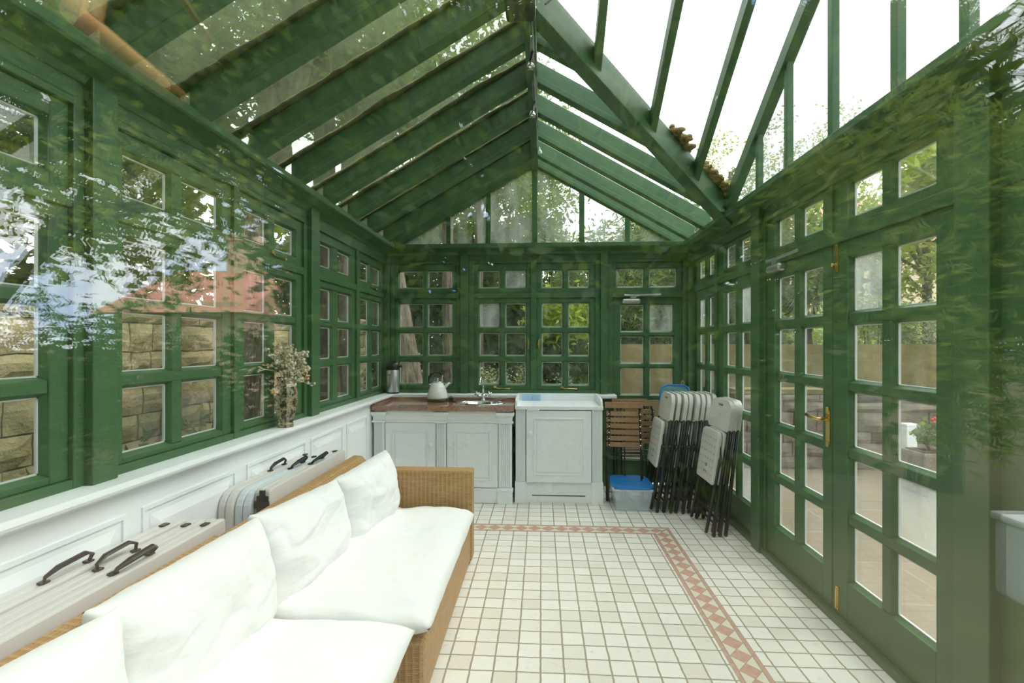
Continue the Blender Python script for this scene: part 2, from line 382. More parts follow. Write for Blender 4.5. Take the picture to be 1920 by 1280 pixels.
ZL = 2.585   # underside of the eave ledge
def wall_frame(name, label, M, h0, h1, z0, posts, mulls, ledge, openz, sill=None, head=2.435, low=None):
    root = thing(name, label, 'wall', tuple(M @ Vector(((h0 + h1) / 2, 0, 0))), kind='structure')
    b = MB(M)
    b.box(h0, h1, -.10, 0, head, 2.465)                     # head rail above the top lights
    for a, c in openz: b.box(h0, h1, -.10, -.004, a, c)     # transom and bottom rails
    b.build('rail', M_GREEN, root, bevel=.004)
    b = MB(M); b.box(h0, h1, -.09, -.006, 2.4655, ZL); b.build('frieze_board', M_GREEN, root, bevel=.003)
    for a, c in mulls: MB(M).box(a, c, -.10, .0005, z0, 2.47).build('mullion', M_GREEN, root, bevel=.004)
    for a, c in posts: MB(M).box(a, c, -.10, .034, z0, ZL).build('post', M_GREEN, root, bevel=.005)
    b = MB(M); a = ledge
    b.prism([(h0, -.1, 2.63), (h0, a, 2.63), (h0, a, 2.59), (h0, a - .012, 2.583), (h0, a - .03, 2.583), (h0, .02, 2.555), (h0, .0, 2.53), (h0, -.1, 2.53)], (h1 - h0, 0, 0))
    b.build('eave_ledge', M_GREEN, root, bevel=.003)
    return root
wl_ = wall_frame('wall_left', 'green timber window wall over white wainscot', ML, .24, 5.56, 1.0,
    [(-.02 + .24, .34), (1.80, 1.915), (3.615, 3.745), (5.44, 5.55)],
    [(.34, .42), (1.755, 1.80), (1.915, 1.94), (2.728, 2.778), (3.565, 3.615), (3.745, 3.80), (4.613, 4.672)], .14,
    [(2.05, 2.105), (.985, 1.035)])
wb_ = wall_frame('wall_back', 'green timber window wall at the far end', MBK, -1.84, 1.73, .0,
    [(-1.76, -1.69), (-.894, -.809), (.642, .719), (1.575, 1.65)],
    [(-1.69, -1.646), (-.938, -.894), (-.809, -.745), (-.117, -.052), (.588, .642), (.719, .776), (1.526, 1.575)], .13,
    [(2.05, 2.108)])
MB(MBK).box(-1.84, .72, -.10, -.002, .0, 1.035).build('dado', M_GREEN, wb_, bevel=.003)
wr_ = wall_frame('wall_right', 'green timber wall of glazed doors on the right', MR, .24, 5.56, .0,
    [(5.455, 5.54), (3.765, 3.90), (1.875, 2.03)],
    [(4.745, 4.80), (3.90, 3.985), (3.742, 3.765), (2.03, 2.06)], .13,
    [(2.10, 2.165), (.0, .035)])
MB(MR).box(.24, 1.875, -.09, -.01, 0, 2.47).build('panelling', M_GREEN, wr_)
MB(MR).box(2.03, 5.44, -.01, .018, .0, .04).build('threshold', M_GREEN, wr_, bevel=.006)
MB(MR).box(2.905, 2.95, -.10, -.004, 2.165, 2.44).build('mullion', M_GREEN, wr_, bevel=.003)
# left wainscot and sill
b = MB(); b.box(-1.86, -1.665, .24, 5.60, 0, .965)
for a, c in ((.5, 1.22), (1.30, 1.90), (1.98, 2.62), (2.72, 3.42), (3.50, 4.08), (4.16, 4.66)):
    for z0, z1 in ((.30, .86),):
        b.box(-1.665, -1.657, a, c, z1 - .018, z1); b.box(-1.665, -1.657, a, c, z0, z0 + .018)
        b.box(-1.665, -1.6565, a, a + .018, z0 + .018, z1 - .018); b.box(-1.665, -1.6565, c - .018, c, z0 + .018, z1 - .018)
        b.add([(-1.664, a + .045, z0 + .045), (-1.664, c - .045, z0 + .045), (-1.664, c - .045, z1 - .045), (-1.664, a + .045, z1 - .045),
                             (-1.652, a + .085, z0 + .085), (-1.652, c - .085, z0 + .085), (-1.652, c - .085, z1 - .085), (-1.652, a + .085, z1 - .085)],
                            [(4, 5, 6, 7), (0, 1, 5, 4), (1, 2, 6, 5), (2, 3, 7, 6), (3, 0, 4, 7)])
b.build('wainscot', M_WHITE, wl_)
b = MB()
b.prism([(-1.84, .24, .965), (-1.84, .24, 1.0), (-1.625, .24, 1.0), (-1.612, .24, .994), (-1.608, .24, .982), (-1.612, .24, .970), (-1.625, .24, .964), (-1.645, .24, .962), (-1.652, .24, .950), (-1.665, .24, .945)], (0, 5.32, 0))
b.build('sill', M_WHITE, wl_, smooth=False)
b = MB(); b.prism([(-1.62, 5.60, .958), (-1.62, 5.60, .998), (-1.62, 5.345, .998), (-1.62, 5.335, .99), (-1.62, 5.335, .966), (-1.62, 5.345, .958)], (2.42, 0, 0))
b.build('sill', M_WHITE, wb_, bevel=.002)
tag(wl_, kind='structure')
MB().box(-1.665, -1.65, .24, 4.80, 0, .14).build('baseboard_left', M_WHITE, None, bevel=.004)
tag(bpy.data.objects['baseboard_left'], 'white skirting board along the left wainscot', 'skirting', kind='structure')

# ------------------------------------------------------------------ sashes, doors
WN = [0]; DN = [0]
UP = [(2.163, 2.362)]; LOW = [(1.684, 1.998), (1.362, 1.680 - .272), (1.06, 1.352)]
LOWB = [(1.722, 2.001), (1.405, 1.674), (1.084, 1.353)]; LOWL = [(1.729, 2.0), (1.410, 1.688), (1.062, 1.363)]
def sash(kind, label, M, h0, h1, z0, z1, cols, rows, nf=-.025, dep=.045, mist=(), glass=None):
    if kind == 'window': WN[0] += 1; nm = 'window_%d' % WN[0]
    else: DN[0] += 1; nm = 'door_%d' % DN[0]
    b = MB(M); nb = nf - dep; gm = nf - .035
    rows = sorted(rows)
    b.box(h0, cols[0][0], nb, nf, z0, z1); b.box(cols[-1][1], h1, nb, nf, z0, z1)
    ed = [z0] + [q for r in rows for q in r] + [z1]
    for i in range(0, len(ed), 2):
        inner = 0 < i < len(ed) - 2
        b.box(cols[0][0], cols[-1][1], nb, nf - (.006 if inner else .0003), ed[i], ed[i + 1])
    for i in range(len(cols) - 1):
        for r in rows: b.box(cols[i][1], cols[i + 1][0], nb, nf - .006, r[0], r[1])
    o = b.build(nm, M_GREEN, None, bevel=.003, seg=1)
    tag(o, label, kind, kind='structure')
    mo = MB(M); sp = MB(M); gl = MB(M)
    for i, c in enumerate(cols):
        for j, r in enumerate(rows):
            k = .012
            for (pa, pb, q) in (((c[0], r[0]), (c[1], r[0]), (0, 1)), ((c[0], r[1]), (c[1], r[1]), (0, -1)), ((c[0], r[0]), (c[0], r[1]), (1, 0)), ((c[1], r[0]), (c[1], r[1]), (-1, 0))):
                d = (pb[0] - pa[0], 0, pb[1] - pa[1])
                mo.prism([(pa[0], nf - .008, pa[1]), (pa[0] + q[0] * k, nf - .03, pa[1] + q[1] * k), (pa[0], nf - .03, pa[1])], d)
                e = .017
                sp.prism([(pa[0], gm + .004, pa[1]), (pa[0] + q[0] * e, gm + .004, pa[1] + q[1] * e), (pa[0] + q[0] * e, gm - .006, pa[1] + q[1] * e), (pa[0], gm - .006, pa[1])], d)
            tgt = (c[0], c[1], gm - .005, gm + .003, r[0], r[1])
            if (i, j) in mist: MB(M).box(*tgt).build('misted_pane', M_MIST, o)
            else: gl.box(*tgt)
    mo.build('glazing_moulding', M_GREEN, o); sp.build('spacer_bar', M_SPACER, o)
    if gl.v: gl.build('glass', glass or M_GLASS, o)
    return o
def stay(o, M, h, z, n=-.012, L=.16):
    b = MB(M); b.tube([(h, n, z + .02), (h + .03, n + .004, z), (h + L, n + .004, z - .004)], .005, 6); b.ball((h + L, n + .004, z - .004), .009)
    b.box(h - .012, h + .02, n - .012, n + .004, z + .004, z + .028); b.build('stay_bar', M_BRASS, o)
LB = [('nearest the camera', .42, 1.755, [(.52, .80), (.86, 1.02), (1.09, 1.37), (1.43, 1.683)]), ('second from the camera', 1.94, 2.728, [(1.996, 2.283), (2.349, 2.654)]),
      ('beside the vase, on its near side', 2.778, 3.565, [(2.855, 3.13), (3.202, 3.487)]), ('beyond the vase', 3.80, 4.613, [(3.872, 4.124), (4.224, 4.537)]), ('in the far corner', 4.672, 5.44, [(4.75, 5.035), (5.10, 5.40)])]
for nm, a, c, cols in LB:
    o = sash('window', 'low six-pane green casement on the left wall, ' + nm, ML, a, c, 1.035, 2.05, cols, LOWL, nf=-.02)
    o = sash('window', 'short green top light on the left wall, ' + nm, ML, a, c, 2.105, 2.435, cols, UP, nf=-.02)
    if nm.startswith(('beside', 'in')): stay(o, ML, (a + c) / 2 - .02, 2.125)
BB = [('behind the kettle', -1.646, -.938, [(-1.604, -1.315), (-1.277, -.983)], ()), ('behind the sink tap', -.745, -.117, [(-.698, -.456), (-.407, -.162)], ((0, 2),)),
      ('behind the white tray-top cabinet', -.052, .588, [(-.004, .242), (.289, .535)], ())]
for i, (nm, a, c, cols, ms) in enumerate(BB):
    o = sash('window', 'low six-pane green casement on the far wall, ' + nm, MBK, a, c, 1.035, 2.05, cols, LOWB, nf=-.02, mist=ms)
    if i: 
        stay(o, MBK, cols[0][1] - .06 if i == 1 else cols[0][1] - .02, 1.052)
        hx = c - .028 if i == 1 else a + .028
        b = MB(MBK); b.box(hx - .009, hx + .009, -.02, -.012, 1.50, 1.60); b.tube([(hx, -.014, 1.585), (hx, .012, 1.585), (hx + (.01 if i == 1 else -.01), .016, 1.56), (hx, .014, 1.49)], .007, 6); b.build('casement_fastener', M_BRASS, o)
    o = sash('window', 'short green top light on the far wall, above the casement ' + nm, MBK, a, c, 2.108, 2.435, cols, [(2.158, 2.367)], nf=-.02, mist=((1, 0),) if i == 1 else ())
dr = sash('door', 'green glazed back door left of the corner', MBK, .776, 1.526, .03, 2.05, [(.859, 1.128), (1.176, 1.444)],
     [(1.671, 1.981), (1.324, 1.632), (.978, 1.289), (.629, .944), (.273, .600)], nf=-.03, mist=((1, 4),))
sash('window', 'short green top light above the back door', MBK, .776, 1.526, 2.108, 2.435, [(.816, 1.124), (1.169, 1.477)], [(2.16, 2.375)], nf=-.02)
def closer(o, M, h, z, s):
    b = MB(M); b.box(h, h + s * .20, -.03, .035, z - .06, z - .005); e = b.build('door_closer', M_ALU, o, bevel=.02, seg=3); e['label'] = 'grey door closer body'
    b = MB(M); b.box(h + s * .09, h + s * .15, -.01, .03, z - .006, z + .03)
    b.tube([(h + s * .12, .012, z + .028), (h + s * .02, .03, z + .03)], .010, 6); b.tube([(h - s * .02 if s < 0 else h + s * .10, .014, z + .028), (h + s * .42, .010, z + .036)], .011, 6, .6)
    b.build('closer_arm', M_STEEL, o)
closer(dr, MBK, .875, 2.04, 1)
RROWS = [(1.706, 2.015), (1.334, 1.654), (.975, 1.290), (.618, .926), (.252, .568)]
RD = [('green glazed door leaf nearest the far right corner', 4.80, 5.455, [(4.865, 5.085), (5.155, 5.385)], ((1, 4),)),
      ('green glazed door leaf behind the plastic folding chairs', 3.985, 4.745, [(4.035, 4.285), (4.355, 4.62)], ((0, 0), (0, 4))),
      ('green glazed door with the brass lever handle', 2.935, 3.742, [(3.025, 3.298), (3.366, 3.632)], ()),
      ('green glazed door leaf nearest the camera on the right', 2.06, 2.925, [(2.186, 2.464), (2.526, 2.79)], ((1, 4), (0, 1)))]
DO = []
for lb, a, c, cols, ms in RD:
    DO.append(sash('door', lb, MR, a, c, .035, 2.10, cols, RROWS, nf=-.02, dep=.05, mist=ms))
for (lb, a, c, cols, ms), w in zip(RD, ('in the far right corner', 'behind the plastic folding chairs', 'over the door with the brass handle', 'nearest the camera')):
    sash('window', 'short green top light on the right wall, ' + w, MR, max(a, 2.06), c if a > 2.5 else 2.905, 2.165, 2.435, cols, [(2.213, 2.418)], nf=-.02)
d = DO[2]; closer(d, MR, 3.66, 2.10, -1)
b = MB(MR); b.box(2.945, 2.985, -.021, -.014, .965, 1.165); b.box(2.952, 2.978, -.02, -.011, 1.15, 1.18); b.box(2.952, 2.978, -.02, -.011, .95, .98); b.lathe([(.004, 0), (.004, .001)], (2.965, -.012, 1.0), 6)
b.build('handle_plate', M_BRASS, d, bevel=.002)
b = MB(MR); b.tube([(2.965, -.02, 1.11), (2.965, .035, 1.11), (2.98, .045, 1.11), (3.04, .045, 1.112), (3.085, .042, 1.12)], [.011, .010, .010, .009, .011], 8); b.build('lever_handle', M_BRASS, d, smooth=True)
d = DO[3]
b = MB(MR); b.box(2.865, 2.893, -.021, -.013, 1.945, 2.10); b.ball((2.90, -.005, 1.985), .011); b.build('bolt', M_BRASS, d, bevel=.002)
b = MB(MR); b.box(2.865, 2.891, -.021, -.014, .06, .19); b.tube([(2.878, -.012, .07), (2.878, -.012, .18)], .006, 6); b.build('bolt', M_BRASS, d, bevel=.002)

# ------------------------------------------------------------------ roof
RX, RZ, SL = -.07, 3.50, .575            # ridge line, underside height at ridge, pitch
XL, XR = -1.66, 1.55
def zb(x): return RZ - SL * abs(x - RX)
ceil = thing('ceiling', 'green timber and glass pitched roof', 'ceiling', (0, 0, 2.6), kind='structure')
DEP = .165
def rafter(x0, x1, y, w=.07, flip=False):
    b = MB()
    def seg(d0, d1, ww): 
        b.prism([(x0, y - ww / 2, zb(x0) + d0), (x1, y - ww / 2, zb(x1) + d0), (x1, y - ww / 2, zb(x1) + d1), (x0, y - ww / 2, zb(x0) + d1)], (0, ww, 0))
    seg(.045, DEP, w); seg(0, .05, w + .02)
    return b.build('rafter', M_GREEN, ceil, bevel=.004, seg=1)
RY = [.37 + .48 * k for k in range(11)]
RY = [y + (.0) for y in RY]                # .37 .85 1.33 1.81 ... 5.17
for y in RY: rafter(XL, RX - .03, y)
rafter(XL, RX - .03, 5.50, .08); rafter(RX + .03, XR, 5.50, .08)
YV0, YV1 = 2.90, 4.25                       # cross gable ridge, valley foot
def xval(y): return RX + (y - YV0) * (1.5 - RX) / (YV1 - YV0)
for y in RY:
    if y > YV1: rafter(RX + .03, XR, y)
    elif y > YV0 + .1: rafter(RX + .03, xval(y), y)
    elif y < .9: rafter(RX + .03, XR, y)
b = MB(); b.box(RX - .036, RX + .036, .24, 5.56, RZ - .045, RZ + .15); b.build('ridge_beam', M_GREEN, ceil, bevel=.004)
b = MB(); 
def valley(sgn):
    p0 = Vector((RX, YV0, zb(RX) - .03)); yy = YV1 if sgn > 0 else 2 * YV0 - YV1
    p1 = Vector((1.56, YV0 + (yy - YV0) * (1.56 - RX) / (1.5 - RX), zb(1.56) - .03)); d = (p1 - p0); hd = Vector((d.x, d.y, 0)).normalized(); s = Vector((-hd.y, hd.x, 0))
    b = MB(); w = .052
    b.prism([p0 - s * w, p0 + s * w, p0 + s * w + Vector((0, 0, .20)), p0 - s * w + Vector((0, 0, .20))], d)
    b.build('valley_beam', M_GREEN, ceil, bevel=.005)
valley(1)
SC_ = (RZ - 2.6) / (YV1 - YV0)
YC = 2.80; RZC = RZ + SC_ * (YV0 - YC)
def zc(y): return RZC - SC_ * abs(y - YC)
def jack(x, y0, y1, w=.05, name='jack_rafter'):
    b = MB()
    def seg(d0, d1, ww): b.prism([(x - ww / 2, y0, zc(y0) + d0), (x - ww / 2, y1, zc(y1) + d0), (x - ww / 2, y1, zc(y1) + d1), (x - ww / 2, y0, zc(y0) + d1)], (ww, 0, 0))
    seg(.0, .12, w)
    b.build(name, M_GREEN, ceil, bevel=.004, seg=1)
for x in (.36, .79, 1.20):
    yv = YV0 + (x - RX) * (YV1 - YV0) / (1.5 - RX)
    jack(x, YC, yv + .04)
jack(1.545, YC, 4.27, .07, 'gable_rake'); jack(1.545, YC, 1.33, .07, 'gable_rake')
MB().box(RX, 1.60, YC - .03, YC + .03, RZC - .02, RZC + .15).build('ridge_beam', M_GREEN, ceil, bevel=.004)
for y in (3.64, 3.22, 2.74, 2.26, 1.9):
    MB().box(1.53, 1.57, y - .022, y + .022, 2.60, zc(y) + .05).build('gable_mullion', M_GREEN, ceil, bevel=.003)
MB().prism([(1.575, 1.6, 2.60), (1.575, 4.2, 2.60), (1.575, YC, RZC + .1)], (.006, 0, 0)).build('gable_pane', M_GABLE, ceil)
# far gable
for x, w in ((-1.03, .05), (-.585, .055), (-.072, .058), (.443, .055), (.938, .048)):
    MB().box(x - w / 2, x + w / 2, 5.47, 5.52, 2.60, zb(x) + .06).build('gable_mullion', M_GREEN, ceil, bevel=.003)
MB().prism([(XL, 5.50, 2.60), (XR, 5.50, 2.60), (RX, 5.50, RZ + .1)], (0, .006, 0)).build('gable_pane', M_GABLE, ceil)
# roof panes
ys = [.24] + RY + [5.56]
for a, c in zip(ys, ys[1:]):
    b = MB(); x0, x1 = -1.95, RX
    b.prism([(x0, a, zb(x0) + DEP), (x1, a, zb(x1) + DEP), (x1, a, zb(x1) + DEP + .006), (x0, a, zb(x0) + DEP + .006)], (0, c - a, 0)); b.build('roof_pane', M_ROOFL, ceil)
b = MB(); T = DEP
b.add([(RX, YV0, zb(RX) + T), (RX, 5.56, zb(RX) + T), (1.80, 5.56, zb(1.8) + T), (1.80, YV1 + .28, zb(1.8) + T)], [(0, 1, 2, 3)])
b.build('roof_pane', M_ROOFR, ceil)
b = MB(); T = .125
b.add([(RX, YC, zc(YC) + T), (1.60, YC, zc(YC) + T), (1.60, 4.34, zc(4.34) + T), (RX, YV0, zc(YV0) + T)], [(0, 1, 2, 3)])
b.add([(RX, YC, zc(YC) + T), (1.60, YC, zc(YC) + T), (1.60, 1.26, zc(1.26) + T), (RX, 2.70, zc(2.70) + T)], [(0, 1, 2, 3)]); b.build('roof_pane', M_ROOFR, ceil)
b = MB(); T = DEP
b.add([(RX, YV0, zb(RX) + T), (RX, .24, zb(RX) + T), (1.80, .24, zb(1.8) + T), (1.80, 1.2, zb(1.8) + T)], [(0, 1, 2, 3)]); b.build('roof_pane', M_ROOFR, ceil)
# moss along the rafters of the left slope and in the valley
rng = random.Random(3)
b = MB()
for y in RY[1:]:
    n = 60; pts = []
    for i in range(n + 1):
        x = XL - .1 + (RX - .02 - XL + .1) * i / n
        wv = .030 + .05 * max(0, noise.noise(Vector((x * 3.1, y * 5, 0))) + .15) + .012 * noise.noise(Vector((x * 17, y * 9, 2)))
        h = .012 + .02 * abs(noise.noise(Vector((x * 11, y * 3, 5))))
        pts.append((x, max(.012, wv), h))
    vs = []
    for x, wv, h in pts:
        z = zb(x) + DEP + .007; yn = y - .036
        vs += [(x, yn + .03, z), (x, yn - wv, z), (x, yn - wv * .6, z + h), (x, yn, z + h)]
    fs = []
    for i in range(n):
        for k in range(4): fs.append((i * 4 + k, i * 4 + (k + 1) % 4, i * 4 + 4 + (k + 1) % 4, i * 4 + 4 + k))
    b.add(vs, fs)
for i in range(240):
    t_ = .45 + .55 * rng.random(); x = RX + t_ * (1.5 - RX); y = YV0 + t_ * (YV1 - YV0)
    if .62 < t_ < .72 or t_ > .80: b.ball((x + rng.uniform(.03, .10), y - rng.uniform(-.02, .06), max(zb(x), 0) + .165 + rng.uniform(-.01, .03)), (rng.uniform(.015, .04), rng.uniform(.015, .04), .018), 7, 5)
mo = b.build('moss', M_MOSS); tag(mo, 'brown moss growing along the roof bars and in the valley', 'moss', kind='stuff')
# near end wall: the camera looks through its middle pane from outside
wn_ = thing('wall_near', 'green glazed end wall nearest the camera', 'wall', (0, .24, 0), kind='structure')
b = MB(MN)
for a, c in ((-1.84, -1.70), (-.72, -.60), (.60, .72), (1.60, 1.72)): b.box(a, c, -.05, .05, 0, 2.6)
b.box(-1.84, 1.72, -.05, .05, 2.45, 2.6); b.box(-1.7, 1.6, -.05, .05, .02, .55); b.build('frame', M_GREEN, wn_)
MB(MN).box(-.60, .60, -.012, .012, .55, 2.45).build('glass', M_NEAR, wn_)
for a, c in ((-1.70, -.72), (.72, 1.60)): MB(MN).box(a, c, -.004, .004, .55, 2.45).build('glass', M_GLASS, wn_)
MB().prism([(-1.84, .22, 2.6), (1.72, .22, 2.6), (RX, .22, RZ + .15)], (0, .006, 0)).build('gable_pane', M_ROOFR, wn_)


# ------------------------------------------------------------------ kitchen units at the far end
def panel_door(parent, x0, x1, y, z0, z1, knob, name='door'):
    b = MB(); b.box(x0, x1, y - .018, y, z0, z1)
    # moulding round a raised field
    m = .07
    for (a, c, d, e) in ((x0 + m, x1 - m, z1 - m - .014, z1 - m), (x0 + m, x1 - m, z0 + m, z0 + m + .014), (x0 + m, x0 + m + .014, z0 + m + .014, z1 - m - .014), (x1 - m - .014, x1 - m, z0 + m + .014, z1 - m - .014)):
        b.box(a, c, y - .030, y - .01, d, e)
    b.box(x0 + m + .032, x1 - m - .032, y - .027, y - .01, z0 + m + .032, z1 - m - .032)
    d = b.build(name, M_WHITE, parent, bevel=.004)
    kb = MB(Matrix.Translation((knob[0], y - .018, knob[1])) @ Matrix.Rotation(R(90), 4, 'X')); kb.lathe([(.009, 0), (.011, .014), (.023, .021), (.027, .032), (.020, .043), (.005, .047)], n=16)
    kb.build('knob', M_WHITE, d, smooth=True)
    return d
def fluted(b, x0, x1, y, z0, z1):
    b.box(x0, x1, y, y + .03, z0, z1); n = 6; w = (x1 - x0 - .014) / n
    for i in range(n): b.box(x0 + .007 + i * w + w * .22, x0 + .007 + i * w + w * .88, y - .010, y + .001, z0 + .01, z1 - .01)
cab = thing('base_cabinet', 'white two-door kitchen base cabinet with fluted pilasters under the granite worktop', 'cabinet', (-.95, 4.82, 0))
b = MB(); b.box(-1.645, -.29, 4.83, 5.31, .0, .893); b.build('body', M_WHITE, cab)
for x0, x1 in ((-1.534, -1.021), (-.924, -.416)): MB().box(x0, x1, 4.822, 4.825, .144, .775).build('gap_shade_sheet', M_BLACK, cab)  # black sheets standing in for shade in the gaps round the doors
for x0, x1 in ((-1.64, -1.535), (-1.02, -.925), (-.415, -.285)):
    b = MB(); fluted(b, x0, x1, 4.79, .15, .78); b.box(x0, x1, 4.82, 4.832, .15, .78)
    b.box(x0 - .016, x1 + .016, 4.768, 4.83, .775, .795); b.box(x0 - .006, x1 + .006, 4.782, 4.83, .795, .832); b.box(x0 - .014, x1 + .014, 4.772, 4.83, .832, .850); b.box(x0 - .024, x1 + .024, 4.756, 4.83, .850, .880)
    b.box(x0 - .008, x1 + .008, 4.772, 4.82, 0, .12); b.box(x0 - .014, x1 + .014, 4.766, 4.82, .12, .15)
    b.build('pilaster', M_WHITE, cab, bevel=.004)
b = MB(); b.box(-1.63, -.29, 4.79, 4.82, .80, .845); b.box(-1.63, -.29, 4.784, 4.82, .845, .892); b.box(-1.63, -.29, 4.796, 4.82, .775, .80); b.box(-1.63, -.29, 4.792, 4.82, .0, .125); b.box(-1.63, -.29, 4.786, 4.82, .125, .143)
b.build('moulding', M_WHITE, cab, bevel=.004)
panel_door(cab, -1.528, -1.028, 4.815, .15, .772, (-1.075, .567)); panel_door(cab, -.918, -.42, 4.815, .15, .772, (-.885, .567))
SX, SY, SRX, SRY = -.62, 5.06, .235, .155
def worktop():
    b = MB(); z0, z1 = .894, .94; n = 40
    outer = []
    for k in range(n):
        q = 2 * math.pi * k / n; c, s_ = math.cos(q), math.sin(q)
        sx = ((-.262 - SX) if c > 0 else (SX + 1.648)); sy = ((5.325 - SY) if s_ > 0 else (SY - 4.752))
        t = min(sx / max(abs(c), 1e-6), sy / max(abs(s_), 1e-6)); outer.append((SX + c * t, SY + s_ * t))
    corners = [(-.262, 5.325), (-1.648, 5.325), (-1.648, 4.752), (-.262, 4.752)]
    for cx, cy_ in corners:
        i = min(range(n), key=lambda k: (outer[k][0] - cx) ** 2 + (outer[k][1] - cy_) ** 2); outer[i] = (cx, cy_)
    inner = [(SX + (SRX + .0) * math.cos(2 * math.pi * k / n), SY + SRY * math.sin(2 * math.pi * k / n)) for k in range(n)]
    vs = [(x, y, z1) for x, y in outer] + [(x, y, z1) for x, y in inner] + [(x, y, z0) for x, y in outer] + [(x, y, z0) for x, y in inner]
    fs = []
    for k in range(n):
        j = (k + 1) % n
        fs += [(k, j, n + j, n + k), (2 * n + k, 3 * n + k, 3 * n + j, 2 * n + j), (k, 2 * n + k, 2 * n + j, j), (n + k, n + j, 3 * n + j, 3 * n + k)]
    b.add(vs, fs); return b.build('worktop', M_GRANITE, None)
wt = worktop(); tag(wt, 'polished red-brown granite worktop over the two-door cabinet', 'worktop')
MB().box(-1.645, -.265, 5.305, 5.333, .9405, .966).build('upstand', M_GRANITE, wt)
MB().box(-1.648, -1.630, 4.79, 5.305, .9405, .958).build('upstand', M_GRANITE, wt)
sk = thing('sink', 'round stainless steel sink bowl set into the granite worktop', 'sink', (SX, SY, .80))
def ering(rx, ry, z, n=36): return [(SX + rx * math.cos(2 * math.pi * k / n), SY + ry * math.sin(2 * math.pi * k / n), z) for k in range(n)]
rings = [ering(SRX + .018, SRY + .016, .941), ering(SRX + .012, SRY + .011, .947), ering(SRX - .012, SRY - .012, .946), ering(SRX - .022, SRY - .02, .93), ering(SRX - .04, SRY - .035, .86), ering(SRX - .09, SRY - .07, .825), ering(.03, .03, .82)]
b = MB(); vs = [p for r in rings for p in r]; n = 36
b.add(vs, [(i * n + k, i * n + (k + 1) % n, (i + 1) * n + (k + 1) % n, (i + 1) * n + k) for i in range(len(rings) - 1) for k in range(n)] + [tuple(range(6 * n, 7 * n))])
b.build('bowl', M_CHROME, sk, smooth=True)
MB().lathe([(.028, .8205), (.028, .823), (.012, .823), (.004, .8215)], (SX, SY, 0), 16).build('drain', M_STEEL, sk)
b = MB(); b.box(SX - .245, SX - .16, 4.98, 5.10, .9405, .944); b.build('drainer_edge', M_CHROME, sk)
tp = thing('mixer_tap', 'chrome mixer tap with swan neck and two cross handles behind the sink', 'tap', (-.615, 5.255, .94))
tx, ty = -.615, 5.255
b = MB(); b.lathe([(.028, .94), (.028, .95), (.018, .958), (.016, .975), (.024, .985), (.024, 1.0), (.013, 1.012)], (tx, ty, 0), 16); b.build('base', M_CHROME, tp, smooth=True)
b = MB(); b.tube([(tx, ty, 1.0), (tx, ty, 1.09), (tx - .002, ty - .01, 1.14), (tx - .008, ty - .035, 1.18), (tx - .014, ty - .07, 1.195), (tx - .02, ty - .105, 1.18), (tx - .022, ty - .12, 1.145), (tx - .022, ty - .122, 1.12)], [.011, .010, .010, .010, .010, .010, .012, .013], 10); b.build('spout', M_CHROME, tp, smooth=True)
for s_ in (-1, 1):
    b = MB(); b.tube([(tx, ty, .985), (tx + s_ * .04, ty - .01, .992), (tx + s_ * .06, ty - .012, 1.008)], [.014, .013, .016], 8)
    c = Vector((tx + s_ * .066, ty - .012, 1.014))
    for d in ((.026, 0, .01), (0, .026, 0), (-.01, 0, .026)): b.tube([c - Vector(d), c + Vector(d)], .007, 6)
    b.ball(c, .014); b.build('handle', M_CHROME, tp, smooth=True)
# tray-top cabinet
c2 = thing('tray_top_cabinet', 'white tray-top washing machine cabinet with one door slightly ajar', 'cabinet', (.17, 4.84, 0))
b = MB(); b.box(-.248, -.155, 4.85, 5.31, 0, .908); b.box(.486, .585, 4.85, 5.31, 0, .908); b.box(-.155, .486, 5.28, 5.31, 0, .908); b.box(-.155, .486, 4.846, 4.87, 0, .20)
fluted(b, -.25, -.152, 4.835, .2, .905); fluted(b, .486, .587, 4.835, .2, .905)
b.box(-.256, -.150, 4.822, 4.87, 0, .205); b.box(.484, .594, 4.822, 4.87, 0, .205)
b.build('body', M_WHITE, c2, bevel=.003)
b = MB(); b.box(-.09, .425, 4.8445, 4.847, .066, .075); b.build('slot_shade', M_BLACK, c2)  # black strip on the kick panel draws the shade inside its opening
b = MB(); b.box(-.256, .592, 4.805, 5.32, .908, .942); b.build('top', M_WHITE, c2, bevel=.004)
b = MB()
def side(x0, x1): b.prism([(x0, 4.815, .942), (x0, 4.815, .975), (x0, 4.822, .993), (x0, 4.84, 1.005), (x0, 4.87, 1.012), (x0, 5.32, 1.018), (x0, 5.32, .942)], (x1 - x0, 0, 0))
side(-.252, -.232); side(.568, .588); b.box(-.232, .568, 5.30, 5.32, .942, 1.018); b.build('tray_rim', M_WHITE, c2, bevel=.003)
MB().box(-.154, .4855, 4.853, 4.856, .2, .9079).build('gap_shade_sheet', M_BLACK, c2)  # black backing painted as shade for the thin gaps round this door
d2 = panel_door(c2, -.146, .480, 4.832, .205, .898, (-.112, .685))
b = MB(); b.box(-.14, -.02, 4.800, 4.806, .898, .909); b.build('tape', M_WHITE, c2)
pk = MB(); pk.box(-.20, -.01, 5.262, 5.290, .9425, 1.008); o = pk.build('plastic_folder', M_BLUECL, None, bevel=.002); o.data.materials[0] = mk_clear('pale_blue_plastic', (.62, .80, .92), .55)
tag(o, 'pale blue translucent plastic sheet standing in the tray of the cabinet', 'folder')

